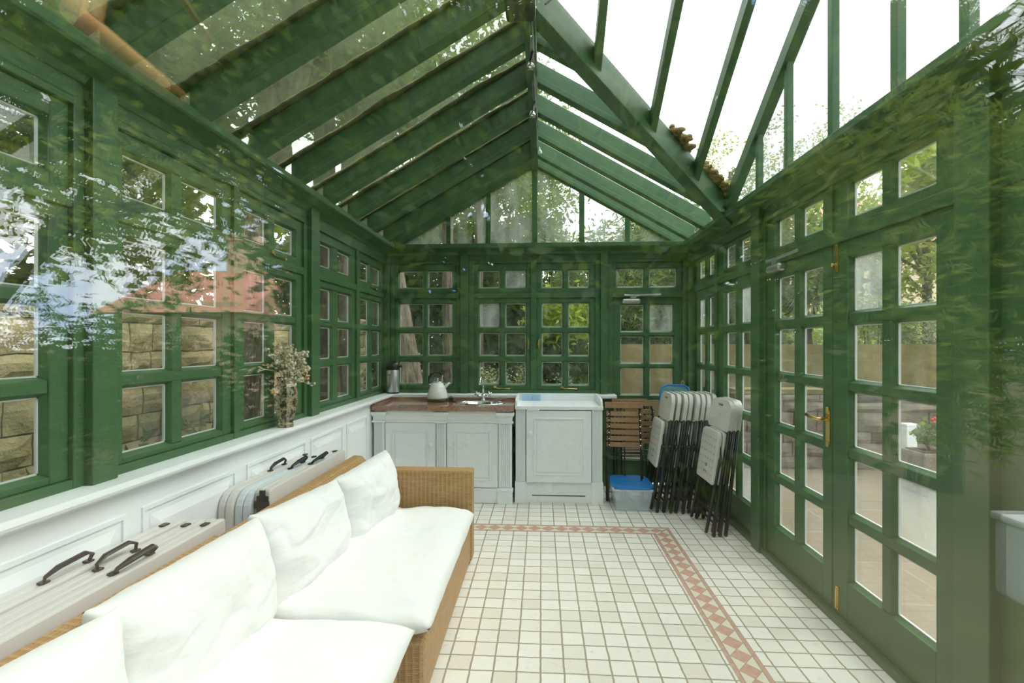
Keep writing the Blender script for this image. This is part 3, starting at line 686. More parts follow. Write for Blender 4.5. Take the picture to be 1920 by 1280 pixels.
# airpot, kettle
fl = thing('airpot', 'brushed steel vacuum flask with black pump lid on the sill corner', 'flask', (-1.635, 5.405, .998))
b = MB(); b.lathe([(.066, 0), (.069, .004), (.069, .012), (.067, .018)], n=28); b.build('base', M_BLACK, fl, local=True, smooth=True)
b = MB(); b.lathe([(.067, .014), (.070, .02), (.070, .255), (.068, .262)], n=32); b.build('body', M_STEEL, fl, local=True, smooth=True)
b = MB(); b.lathe([(.069, .258), (.071, .27), (.071, .30), (.064, .325), (.045, .34), (.02, .345)], n=28); b.prism([(.03, -.03, .30), (.095, -.024, .285), (.095, .024, .285), (.03, .03, .30)], (0, 0, .028)); b.build('lid', M_BLACK, fl, local=True, smooth=True)
b = MB(); b.tube([(-.071, .0, .285), (-.06, 0, .33), (-.01, 0, .358), (.04, 0, .345), (.066, 0, .30)], .007, 6, 1.6); b.build('handle', M_BLACK, fl, local=True)
b = MB(); b.box(-.036, -.012, -.0712, -.069, .205, .212); b.build('badge', M_BLACK, fl, local=True)
kt = thing('kettle', 'cream pyramid kettle with black loop handle on the worktop', 'kettle', (-1.085, 5.155, .941))
b = MB(); b.lathe([(.100, .0), (.107, .004), (.107, .026), (.1, .032)], n=32); b.build('power_base', M_BLACK, kt, local=True, smooth=True)
b = MB(); b.lathe([(.104, .032), (.106, .045), (.104, .075), (.094, .115), (.078, .155), (.060, .185), (.050, .198)], n=36)
b.tube([(.078, 0, .150), (.105, 0, .175), (.128, 0, .198)], [.018, .013, .010], 10); b.build('body', M_CREAM, kt, local=True, smooth=True)
b = MB(); b.lathe([(.051, .198), (.046, .208), (.02, .215), (.008, .218), (.008, .226), (.014, .232), (.010, .242), (.002, .245)], n=24); b.build('lid', M_CHROME, kt, local=True, smooth=True)
b = MB(); b.tube([(-.078, 0, .178), (-.095, 0, .21), (-.092, 0, .25), (-.066, 0, .285), (-.02, 0, .305), (.03, 0, .298), (.056, 0, .278)], [.006, .009, .012, .012, .011, .010, .007], 8); b.build('handle', M_BLACK, kt, local=True, smooth=True)
MB().tube([(-.06, 0, .168), (-.082, 0, .185)], .009, 6).build('handle_bracket', M_CHROME, kt, local=True); MB().tube([(.056, 0, .278), (.05, 0, .25), (.046, 0, .21)], .004, 6).build('handle_bracket', M_CHROME, kt, local=True)
b = MB(); b.tube([(-.975, 5.13, .946), (-.93, 5.09, .945), (-.89, 5.10, .944), (-.88, 5.14, .944), (-.93, 5.17, .945), (-.96, 5.20, .948), (-.945, 5.22, .962)], .0035, 6); b.box(-.975, -.93, 5.195, 5.235, .945, .975)
for q in (-.96, -.945): b.box(q - .004, q + .004, 5.205, 5.215, .975, .992)
o = b.build('power_cord', M_BLACK, None); tag(o, 'black flex and plug lying beside the cream kettle', 'cord')

# vase with dried flowers
vz = thing('vase', 'six-sided patterned brown and cream vase on the left sill', 'vase', (-1.668, 3.16, 1.0001))
b = MB(); b.lathe([(.052, 0), (.056, .008), (.056, .024), (.048, .032), (.056, .06), (.072, .12), (.082, .18), (.082, .225), (.070, .265), (.054, .288), (.058, .31), (.066, .325), (.056, .324), (.046, .29)], n=6); b.build('body', M_VASE, vz, local=True, bevel=.004)
fb = thing('dried_flower_bunch', 'bunch of dried flowers and grey-green stems in the patterned vase', 'flowers', (-1.668, 3.16, 1.27))
st = MB(); h1 = MB(); h2 = MB(); lf = MB(); rg = random.Random(11)
for i in range(64):
    a = rg.uniform(0, 6.283); sp_ = rg.uniform(.05, .25) * (1 if i % 3 else .6)
    dx = math.cos(a) * sp_ * .6 + .015; dy = math.sin(a) * sp_
    if -1.678 + dx < -1.73: dx = abs(dx) * .4
    top = Vector((dx, dy, rg.uniform(.0, .20) + (.06 if sp_ < .16 else 0) - .2 * max(0, sp_ - .19)))
    mid = Vector((dx * .4, dy * .4, top.z * .55 + .03)); base = Vector((dx * .1, dy * .1, -.04))
    st.tube([base, mid, top], .0016, 4)
    for k in range(4):
        p = top + Vector((rg.gauss(0, .014), rg.gauss(0, .018), rg.gauss(0, .014))); st.tube([mid.lerp(top, .7), p], .0011, 3)
        (h1 if rg.random() < .35 else h2).ball(p, (rg.uniform(.006, .013), rg.uniform(.006, .014), rg.uniform(.005, .011)), 6, 4)
    if i % 2:
        for k in range(7):
            p = mid.lerp(top, rg.random()); d = Vector((rg.gauss(0, 1), rg.gauss(0, 1), rg.gauss(0, .7))).normalized() * rg.uniform(.02, .045); s_ = d.cross(Vector((0, 0, 1))).normalized() * .005
            lf.add([p, p + d * .5 + s_, p + d, p + d * .5 - s_], [(0, 1, 2, 3)])
for dy, dz, rr in ((.23, .07, .022), (.245, .04, .018), (.2, .1, .02), (-.03, .2, .016), (.06, .16, .02), (-.19, -.02, .02), (.16, .03, .018)):
    for k in range(12): h1.ball((.02 + rg.gauss(0, .008), dy + rg.gauss(0, rr * .6), dz + rg.gauss(0, rr * .6)), (.010, .011, .008), 6, 4)
st.build('stems', M_DRIEDW, fb, local=True); h1.build('tan_flower_heads', M_DRIED, fb, local=True)['kind'] = 'stuff'; h2.build('pale_flower_heads', M_DRIEDW, fb, local=True)['kind'] = 'stuff'; lf.build('leaves', M_DRIEDG, fb, local=True)

# ------------------------------------------------------------------ wicker sofas and cushions
def sofa(name, label, x0, x1, y0, y1, near_arm, far_arm):
    cx, cy_ = (x0 + x1) / 2, (y0 + y1) / 2; s_ = thing(name, label, 'sofa', (cx, cy_, 0))
    def bb(nm, *a):
        return MB().box(*a).build(nm, M_WICKER, s_, bevel=.018, seg=3)
    bb('base', x0 + .02, x1, y0, y1, .03, .285)
    b = MB(); b.prism([(x0, y0, .03), (x0 + .10, y0, .03), (x0 + .105, y0, .70), (x0 + .08, y0, .73), (x0 + .02, y0, .735), (x0 - .01, y0, .715)], (0, y1 - y0, 0)); b.build('backrest', M_WICKER, s_, bevel=.012, seg=3)
    if far_arm: bb('arm', x0 + .09, x1 + .012, y1 - .125, y1, .03, .66)
    if near_arm: bb('arm', x0 + .09, x1 + .012, y0, y0 + .125, .03, .66)
    for xx in (x0 + .05, x1 - .06):
        for yy in (y0 + .06, y1 - .06): MB().box(xx, xx + .05, yy - .025, yy + .025, 0, .032).build('foot', M_BLACK, s_)
    return s_
sofa('wicker_sofa', 'honey wicker two-seat sofa unit with the flat arm towards the cabinets', -1.375, -.492, 2.055, 3.55, False, True)
sofa('wicker_sofa', 'honey wicker sofa unit nearest the camera, set back from its neighbour', -1.395, -.59, .55, 2.03, True, False)
def cushion(name, label, w, d, t, loc, rot, seed, edge=4., pinch=0., sag=.0, wr=.010, n=44, group=None, foldv=None):
    # w along local X, d along local Y, thickness local Z
    b = MB(); top = []; bot = []
    for j in range(n + 1):
        for i in range(n + 1):
            u = -1 + 2 * i / n; v = -1 + 2 * j / n
            u = math.copysign(abs(u) ** .85, u); v = math.copysign(abs(v) ** .85, v)
            k = (max(0, 1 - abs(u) ** edge) * max(0, 1 - abs(v) ** edge)) ** .5
            px = 1 - pinch * (1 - v * v) * 1.; py = 1 - pinch * (1 - u * u)
            x = u * w / 2 * (1 - pinch * (1 - v * v)) if pinch else u * w / 2; y = v * d / 2 * (1 - pinch * (1 - u * u)) if pinch else v * d / 2
            P = Vector((x * 4.2, y * 4.2, seed * 7.3))
            q = noise.fractal(P, 1., 2.1, 4) ; q2 = 1 - abs(noise.noise(Vector((x * 3.0 + y * 1.5, y * 7.5 - x * 2, seed * 3.1)))) * 2.2
            corner = (abs(u) * abs(v)) ** 2
            q3 = max(0, 1 - abs(noise.noise(Vector((x * 6 - y * 9, y * 4 + x * 5, seed + 4.)))) * 5) * .6
            z = t / 2 * k * (1 - sag * (1 - u * u) * (1 - v * v)) + (wr * q + wr * .9 * q2 - wr * .7 * q3) * min(1, k * 1.6)
            zb_ = -t / 2 * k
            e = (1 - k) * .006 * noise.noise(Vector((x * 12, y * 12, seed)))
            top.append((x + e, y + e, z)); bot.append((x + e, y + e, zb_))
    m = n + 1; b.add(top + bot, [(j * m + i, j * m + i + 1, (j + 1) * m + i + 1, (j + 1) * m + i) for j in range(n) for i in range(n)] +
        [(m * m + j * m + i, m * m + (j + 1) * m + i, m * m + (j + 1) * m + i + 1, m * m + j * m + i + 1) for j in range(n) for i in range(n)])
    me_o = b.build(name, M_CLOTH, None, local=True, smooth=True)
    bm = bmesh.new(); bm.from_mesh(me_o.data); bmesh.ops.remove_doubles(bm, verts=bm.verts, dist=.0004); bmesh.ops.recalc_face_normals(bm, faces=bm.faces); bm.to_mesh(me_o.data); bm.free()
    me_o.location = loc; me_o.rotation_euler = rot
    return tag(me_o, label, 'cushion', group)
cushion('seat_cushion', 'long white seat cushion on the sofa unit with the flat arm', .80, 1.40, .165, (-.86, 2.72, .365), (0, 0, 0), 1.3, 7, 0, .12, .011, 60)
cushion('seat_cushion', 'white seat cushion on the sofa unit nearest the camera', .84, 1.40, .19, (-.93, 1.285, .383), (0, 0, 0), 2.4, 6, 0, .05, .008, 60)
bk = [(3.07, .68, .23, 3.1, 'white back cushion beside the flat wicker arm', -1.09), (2.39, .70, .24, 4.7, 'white back cushion second from the flat wicker arm', -1.165), (1.67, .72, .25, 5.9, 'large white back cushion third from the flat wicker arm', -1.20), (.97, .72, .25, 8.2, 'white back cushion nearest the camera', -1.20)]
for i, (y, w, t, sd, lb, xx) in enumerate(bk):
    # local X runs along the sofa, local Y up the backrest, local Z towards the seat
    c = cushion('back_cushion', lb, w, .425, t, (xx, y, (.585, .585, .595, .605)[i]), (0, 0, 0), sd, 3.4, .05, 0, .016, 52)
    X_ = Vector((math.sin(R(7)), math.cos(R(7)), 0)); th_ = R(9 + i % 2 * 3); Yv = (Vector((-math.cos(R(7)), math.sin(R(7)), 0)) * math.sin(th_) + Vector((0, 0, math.cos(th_)))); Zv = X_.cross(Yv)
    m = Matrix((X_, Yv, Zv)).transposed().to_4x4() @ Matrix.Rotation(R((2, -2, 2, -2)[i]), 4, 'Z'); c.rotation_euler = m.to_euler()

# ------------------------------------------------------------------ folded tables behind the sofa
def rr2(y0, y1, z0, z1, r, n=5):
    pts = []
    for (cy_, cz, a0) in ((y1 - r, z0 + r, -90), (y1 - r, z1 - r, 0), (y0 + r, z1 - r, 90), (y0 + r, z0 + r, 180)):
        for k in range(n + 1):
            a = R(a0 + 90 * k / n); pts.append((cy_ + r * math.cos(a), cz + r * math.sin(a)))
    return pts
def strap(parent, x, y, z, s=1, L=.16, lean=.0):
    b = MB(); b.tube([(x, y - L / 2, z), (x + lean * .5, y - L / 2 - .005, z + .022), (x + lean, y - L / 2 + .03, z + .040), (x + lean, y + L / 2 - .03, z + .046), (x + lean * .6, y + L / 2 + .004, z + .030), (x, y + L / 2, z)], [.006, .008, .012, .012, .008, .006], 8, .55)
    b.box(x - .012, x + .012, y - L / 2 - .012, y - L / 2 + .012, z - .001, z + .007); b.box(x - .012, x + .012, y + L / 2 - .012, y + L / 2 + .012, z - .001, z + .007)
    return b.build('carry_handle', M_BLACK, parent)
def ftable(label, x0, x1, y0, y1, h, mat, hy, halves=True, strapx=0, hinge=False, r=.05, lean=0, grp=None):
    t = thing('folding_table', label, 'table', ((x0 + x1) / 2, (y0 + y1) / 2, 0), (0, 0, 0), grp)
    xm = (x0 + x1) / 2
    for a, c in ((x0, xm - .0015), (xm + .0015, x1)):
        b = MB(); b.prism([(a, y, z) for y, z in rr2(y0, y1, 0.0, h, r)], (c - a, 0, 0)); b.build('tabletop_half', mat, t, bevel=.007, seg=2)
    strap(t, xm + strapx, hy, h, lean=lean)
    b = MB(); b.box(xm - .012, xm + .012, y1 - .11, y1 - .075, h - .001, h + .006); b.build('latch', M_BLACK, t)
    if hinge:
        b = MB(); b.box(x0 + .012, x1 - .006, y0 - .006, y0 + .004, h - .40, h - .035); b.box(x0 + .03, x1 - .022, y0 - .010, y0, h - .035, h - .005); b.box(x0 + .004, x1 + .0, y0 - .012, y0 - .004, h - .10, h - .06); b.build('end_hinge', M_BLACK, t)
    return t
G1 = None
ftable('greige folded table nearest the camera, against the wainscot', -1.645, -1.575, 1.16, 2.13, .765, M_GREIGE, 1.60, r=.02, lean=.02)
ftable('greige folded table nearest the camera, middle of its stack of three', -1.571, -1.502, 1.18, 2.16, .755, M_GREIGE, 1.72, r=.02)
ftable('greige folded table nearest the camera, against the sofa back', -1.498, -1.43, 1.20, 2.18, .752, M_GREIGE, 1.70, r=.015, lean=.04)
ftable('warm grey folded table in the far stack, against the wainscot', -1.645, -1.573, 2.44, 3.40, .785, M_GREIGE, 2.95, r=.10, lean=.015)
ftable('pale blue-grey folded table in the middle of the far stack', -1.57, -1.488, 2.46, 3.36, .780, M_BLUEGR, 3.03, r=.10, lean=.04)
ftable('greige folded table with the black end hinge, by the far sofa back', -1.485, -1.405, 2.50, 3.50, .788, M_GREIGE, 3.12, r=.03, hinge=True, lean=.05)

# ------------------------------------------------------------------ slatted wooden folding chairs
def slat_chair():
    t = thing('slatted_folding_chair', None, 'chair')
    def flatbar(pts, nm):
        b = MB(); b.tube(pts, .008, 6, 1.5); b.build(nm, M_BLKMET, t, local=True)
    for s_ in (-1, 1):
        flatbar([(s_ * .168, -.02, .0), (s_ * .170, -.03, .02), (s_ * .172, .0, .30), (s_ * .165, .03, .62), (s_ * .155, .045, .95)], 'leg')
        flatbar([(s_ * .158, -.075, .012), (s_ * .155, -.070, .20), (s_ * .152, -.058, .52), (s_ * .148, -.046, .75), (s_ * .143, -.040, .885)], 'leg')
    def slat(z0, z1, w, y): MB().box(-w / 2, w / 2, y - .008, y + .008, z0, z1).build('slat', M_WOODS, t, local=True, bevel=.003)
    slat(.905, .965, .37, .022)
    for k in range(6): slat(.53 + k * .060, .53 + k * .060 + .045, .345, -.034 + k * .003)
    rv = MB()
    for k in range(6):
        for s_ in (-1, 1): rv.ball((s_ * .150, -.068 + k * .003, .552 + k * .060), .006, 6, 4)
    rv.build('rivets', M_CHROME, t, local=True)['kind'] = 'stuff'
    for z in (.41, .435, .465): MB().tube([(-.165, -.012, z), (.165, -.012, z)], .004, 6).build('cross_rod', M_BLKMET, t, local=True)
    MB().tube([(-.155, -.070, .10), (.155, -.070, .10)], .005, 6).build('cross_rod', M_BLKMET, t, local=True)
    return t
s1 = slat_chair(); s1['label'] = 'folded wooden slat chair at the front, beside the white tray-top cabinet'; s1['group'] = 'folded slatted wooden chairs'
s1.location = (.815, 4.945, 0); s1.rotation_euler = (R(-3), 0, R(-4))
dup(s1, (.985, 5.115, 0.0), (R(-3), 0, R(5)), 'folded wooden slat chair in the middle of the three by the back door')
dup(s1, (.93, 5.262, 0.0), (R(-2), 0, R(2)), 'folded wooden slat chair at the rear, leaning towards the back door')

# ------------------------------------------------------------------ plastic folding chairs
def plastic_chair():
    t = thing('plastic_folding_chair', None, 'chair')
    # backrest: in the YZ plane, slightly dished, with a hand hole
    def plate(y0, y1, z0, z1, rt, rb, x0, th_, hole=None):
        pts = []
        for (cy_, cz, a0, r) in ((y1 - rb, z0 + rb, -90, rb), (y1 - rt, z1 - rt, 0, rt), (y0 + rt, z1 - rt, 90, rt), (y0 + rb, z0 + rb, 180, rb)):
            for k in range(7):
                a = R(a0 + 15 * k); pts.append((cy_ + r * math.cos(a), cz + r * math.sin(a)))
        n = len(pts); b = MB()
        if not hole: b.prism([(x0, y, z) for y, z in pts], (th_, 0, 0)); return b
        hy, hz, ry, rz_ = hole; cyc, czc = hy, hz; inn = []
        for y, z in pts:
            a = math.atan2((z - czc) , (y - cyc)); inn.append((hy + ry * math.cos(a), hz + rz_ * math.sin(a)))
        vs = [(x0, y, z) for y, z in pts] + [(x0, y, z) for y, z in inn] + [(x0 + th_, y, z) for y, z in pts] + [(x0 + th_, y, z) for y, z in inn]
        fs = []
        for k in range(n):
            j = (k + 1) % n; fs += [(k, j, n + j, n + k), (2 * n + k, 3 * n + k, 3 * n + j, 2 * n + j), (k, 2 * n + k, 2 * n + j, j), (n + k, n + j, 3 * n + j, 3 * n + k)]
        b.add(vs, fs); return b
    plate(-.222, .222, .84, 1.09, .10, .03, -.017, .034, (0, 1.045, .055, .016)).build('backrest', M_CHAIRW, t, local=True, bevel=.009, seg=2)
    for s_ in (-1, 1):
        b = MB(); b.tube([(0, s_ * .205, .93), (-.002, s_ * .207, .45), (0, s_ * .207, .014)], .0155, 8); b.ball((0, s_ * .207, .017), .0175, 8, 5); b.build('leg', M_BLACK, t, local=True, smooth=True)
        b = MB(); b.tube([(-.034, s_ * .185, .62), (-.040, s_ * .185, .30), (-.052, s_ * .185, .03)], .014, 8); b.ball((-.052, s_ * .185, .03), .014, 8, 5); b.build('leg', M_BLACK, t, local=True, smooth=True)
    st_ = plate(-.19, .19, .40, .83, .06, .02, -.068, .032).build('seat', M_CHAIRW, t, local=True, bevel=.008, seg=2)
    b = MB()
    for i in range(6):
        for j in range(6):
            y = -.14 + i * .056; z = .47 + j * .058; b.lathe([(.009, -.0005), (.009, .0008), (.002, .0008)], (0, 0, 0), 8)
            for q in range(24): 
                p = b.v[-24 + q]; b.v[-24 + q] = Vector((-.0683 - p.z, y + p.x, z + p.y))
    b.build('dimple_shade_discs', M_DIMPLE_SHADE, st_, local=True)['kind'] = 'stuff'  # raised grey discs painted as shaded holes, nothing is cut out
    MB().box(-.0685, -.066, -.03, .0, .515, .545).build('sticker', M_GREENST, st_, local=True)
    MB().box(-.0685, -.066, -.05, .035, .475, .482).build('printed_line', M_REDST, st_, local=True)
    b = MB(); b.tube([(-.044, -.185, .20), (-.044, .185, .20)], .008, 6); b.tube([(-.046, -.185, .14), (-.046, .185, .14)], .008, 6); b.tube([(0, -.207, .10), (0, .207, .10)], .009, 6); b.build('crossbar', M_BLACK, t, local=True)
    for s_ in (-1, 1):
        b = MB(); b.ball((-.02, s_ * .197, .60), (.028, .016, .022), 8, 5); b.tube([(-.05, s_ * .178, .44), (-.02, s_ * .195, .60)], .007, 6); b.tube([(-.05, s_ * .178, .76), (-.02, s_ * .197, .58)], .008, 6)
        b.build('hinge', M_BLACK, t, local=True)
    return t
p1 = plastic_chair(); GR = 'folded plastic chairs by the right wall'; p1['group'] = GR
for i in range(8):
    lb = ('white and black folding chair next to the blue-lidded box, first of the row of eight', *['white and black plastic folding chair, %s from the blue box in the row of eight' % q for q in ('second', 'third', 'fourth', 'fifth', 'sixth', 'seventh')], 'white and black plastic folding chair, last of the row of eight in the corner')[i]
    loc = (1.055 + i * .056, 4.82 + (.0, .008, -.01, .006, -.02, .008, .014, .02)[i], 0); rot = (0, R(8.2 - i * .12), R(.5 + (i % 3) - 1))
    if i == 0: p1.location = loc; p1.rotation_euler = rot; p1['label'] = lb
    else: dup(p1, loc, rot, lb)
for i, lb in enumerate(('white and black plastic folding chair, frontmost of the near stack of three', 'white and black plastic folding chair, middle of the near stack of three', 'white and black plastic folding chair, nearest the glazed door in the stack of three')):
    dup(p1, (1.368 + i * .055, 4.27 + (.0, .005, .02)[i], 0), (0, R(8.4 - i * 1.0), R(1 - i)), lb)
# plastic storage box
bx = thing('storage_box', 'clear plastic storage box with blue lid standing before the slat chairs', 'box', (.855, 4.85, 0))
b = MB()
def frust(b, x0, x1, y0, y1, z0, z1, tp):
    b.add([(x0 + tp, y0 + tp, z0), (x1 - tp, y0 + tp, z0), (x1 - tp, y1 - tp, z0), (x0 + tp, y1 - tp, z0), (x0, y0, z1), (x1, y0, z1), (x1, y1, z1), (x0, y1, z1)], [(0, 3, 2, 1), (0, 1, 5, 4), (1, 2, 6, 5), (2, 3, 7, 6), (3, 0, 4, 7)])
frust(b, -.18, .18, -.215, .215, 0.003, .20, .02); b.box(-.19, .19, -.225, -.215, .185, .202); b.box(-.19, .19, .215, .225, .185, .202); b.box(-.19, -.18, -.215, .215, .185, .202); b.box(.18, .19, -.215, .215, .185, .202)
for x in (-.13, -.10, .09, .12): b.box(x, x + .008, -.218, -.2, .10, .186)
b.box(-.045, .045, -.224, -.21, .15, .185); b.build('body', M_CLEAR, bx, local=True, bevel=.006)
b = MB(); b.prism([(-.192, -.15, .202), (-.13, -.228, .202), (.13, -.228, .202), (.192, -.19, .202), (.192, .17, .202), (.11, .228, .202), (-.11, .228, .202), (-.192, .19, .202)], (0, 0, .02))
b.box(-.12, .12, -.004, .004, .221, .226); b.build('lid', M_BLUELID, bx, local=True, bevel=.006)
# blue rimmed sheet behind the chairs
bt = thing('blue_plastic_tray', 'blue-rimmed translucent tray standing behind the plastic chairs at the back door', 'tray', (1.40, 5.33, 0))
y_ = 0
b = MB(); pts = [(-.15, 0, .0), (-.15, 0, 1.04), (-.125, 0, 1.09), (-.08, 0, 1.11), (.1, 0, 1.105), (.14, 0, 1.08), (.155, 0, 1.03), (.155, 0, .0)]; b.tube(pts, .010, 8); b.build('rim', M_BLUE, bt, local=True)
MB().prism([(x, -.003, z) for x, _, z in pts], (0, .006, 0)).build('panel', M_BLUECL, bt, local=True)
b = MB(); b.tube([(.075, 0, 1.105), (.07, 0, 1.14), (.082, 0, 1.158), (.098, 0, 1.14), (.095, 0, 1.105)], .005, 6); b.build('rope_loop', M_DRIED, bt, local=True)

# ------------------------------------------------------------------ ridge lights
tl = thing('spotlight_track', 'twin chrome lighting track hung under the ridge beam', 'light', (RX + .02, 3.6, 3.40))
b = MB(); b.tube([(RX + .005, 2.75, 3.415), (RX + .015, 4.1, 3.41)], .008, 6); b.tube([(RX + .035, 2.75, 3.40), (RX + .036, 4.7, 3.405)], .008, 6); b.tube([(RX + .02, 2.75, 3.385), (RX + .025, 3.9, 3.395)], .008, 6)
for y in (3.0, 3.5, 4.0): b.box(RX, RX + .045, y, y + .02, 3.40, 3.457)
b.build('rail', M_CHROME, tl)
for i, (y, x) in enumerate(((3.16, RX - .0), (3.83, RX + .0))):
    sp_ = thing('spotlight', ('small chrome halogen spotlight on the track, nearer the black transformer', 'small chrome halogen spotlight on the track, further from the black transformer')[i], 'light', (x, y, 3.29), group='track spotlights')
    b = MB(); b.lathe([(.028, 0), (.024, .02), (.012, .04), (.007, .045)], n=16); b.build('reflector', M_CHROME, sp_, local=True, smooth=True)
    b = MB(); b.tube([(0, 0, .045), (.008, 0, .09), (.015, 0, .12)], .006, 6); b.build('stem', M_BLACK, sp_, local=True)
tb = thing('transformer', 'black transformer box fixed under the ridge junction', 'transformer', (RX - .035, 2.62, 3.27))
b = MB(); b.box(-.085, .075, -.09, .09, .015, .155); b.build('body', M_BLACK, tb, local=True, bevel=.02, seg=3)
b = MB(); b.box(-.083, .073, -.094, -.088, .05, .058); b.box(-.083, .073, -.094, -.088, .10, .108); b.build('seam', M_BLKMET, tb, local=True)
b = MB(); b.ball((-.03, -.10, .165), .026, 12, 8); b.build('bulb', plain('frosted_bulb', (.7, .7, .66), .3), tb, local=True, smooth=True)
b = MB(); b.tube([(RX + .09, 2.62, 3.36), (.12, 2.66, 3.42), (.3, 2.72, 3.465), (.62, 2.80, 3.472)], .006, 6); b.tube([(RX + .09, 2.60, 3.31), (.08, 2.63, 3.38), (.2, 2.70, 3.45), (.4, 2.76, 3.462)], .005, 6)
o = b.build('cable', M_BLACK, None); tag(o, 'black cable running from the transformer along the cross ridge', 'cable')
b = MB(); b.lathe([(.02, 0), (.02, .02), (.012, .03)], (RX + .055, 4.86, 3.40), 12); b.tube([(RX + .055, 4.86, 3.43), (RX + .05, 4.86, 3.46)], .006, 6); o = b.build('ceiling_sensor', M_WHITE, None); tag(o, 'small white sensor on the ridge beam near the far gable', 'sensor')

# ------------------------------------------------------------------ garden
def leaves_mesh(name, cen, n, spread, size, seed, asp=.42, up=.25, droop=0.):
    r = np.random.default_rng(seed); cen = np.asarray(cen, float); k = len(cen)
    c = cen[r.integers(0, k, n)]; p = c + r.normal(0, 1, (n, 3)) * np.asarray(spread) * .55
    d = r.normal(0, 1, (n, 3)); d[:, 2] = d[:, 2] * .7 + up - droop; d /= np.linalg.norm(d, axis=1)[:, None]
    a = r.normal(0, 1, (n, 3)); s = np.cross(d, a); s /= np.linalg.norm(s, axis=1)[:, None]; nn = np.cross(d, s)
    L = r.uniform(size[0], size[1], n)[:, None]; w = L * asp / 2
    v = np.stack([p, p + d * L * .45 + s * w + nn * L * .06, p + d * L - nn * L * .08, p + d * L * .45 - s * w + nn * L * .06], 1).reshape(-1, 3)
    me = bpy.data.meshes.new(name); me.vertices.add(4 * n); me.loops.add(4 * n); me.polygons.add(n)
    me.vertices.foreach_set('co', v.ravel()); me.loops.foreach_set('vertex_index', np.arange(4 * n, dtype=np.int32))
    me.polygons.foreach_set('loop_start', np.arange(0, 4 * n, 4, dtype=np.int32)); me.polygons.foreach_set('loop_total', np.full(n, 4, dtype=np.int32))
    me.update(); me.validate(); return me
def clumps(c, r, k, seed, shell=.55):
    g = np.random.default_rng(seed); d = g.normal(0, 1, (k, 3)); d /= np.linalg.norm(d, axis=1)[:, None]
    return np.asarray(c) + d * np.asarray(r) * (g.uniform(shell, 1, k) ** .7)[:, None]
def plant(name, label, cat, base, crown, rad, k, n, size, mat, seed, trunk=None, tr=.08, bark=None, spread=.3, group=None, asp=.42, up=.25, droop=0, shell=.4, branches=0):
    base = Vector(base); t = thing(name, label, cat, base, group=group)
    cl = clumps(Vector(crown) - base, rad, k, seed, shell)
    me = leaves_mesh('foliage', cl, n, (spread,) * 3 if not isinstance(spread, tuple) else spread, size, seed + 50, asp, up, droop)
    link('foliage', me, mat, t, Vector())
    b = MB()
    if trunk:
        m = len(trunk); pts = []
        for i in range(m - 1):
            for q in range(6): pts.append(Vector(trunk[i]).lerp(Vector(trunk[i + 1]), q / 6) - base)
        pts.append(Vector(trunk[-1]) - base); rr_ = [tr * (1 - .45 * i / len(pts)) * (1.25 if i < 2 else 1) for i in range(len(pts))]
        b.tube(pts, rr_, 14)
    else:
        c = Vector(crown) - base
        for q in range(4): b.tube([(.04 * math.cos(q * 1.6), .04 * math.sin(q * 1.6), 0), (c.x * .5 + .1 * math.cos(q * 1.6), c.y * .5 + .1 * math.sin(q * 1.6), c.z * .6), (c.x + rad[0] * .4 * math.cos(q * 1.6), c.y + rad[1] * .4 * math.sin(q * 1.6), c.z + rad[2] * .3)], [tr * .4, tr * .3, tr * .12], 6)
    b.build('trunk' if trunk else 'stems', bark or M_BARKD, t, local=True, smooth=True)
    if branches:
        g = random.Random(seed); st = Vector(trunk[-1]) - base if trunk else Vector((0, 0, .2)); mid = Vector(trunk[-2]).lerp(Vector(trunk[-1]), .3) - base if trunk else st
        for q in range(branches):
            e = Vector(cl[g.randrange(len(cl))]); p0 = mid.lerp(st, g.random()); m_ = p0.lerp(e, .5) + Vector((0, 0, .15))
            MB().tube([p0, m_, e], [tr * .4, tr * .26, tr * .08], 6).build('branch', bark or M_BARKD, t, local=True, smooth=True)
    return t
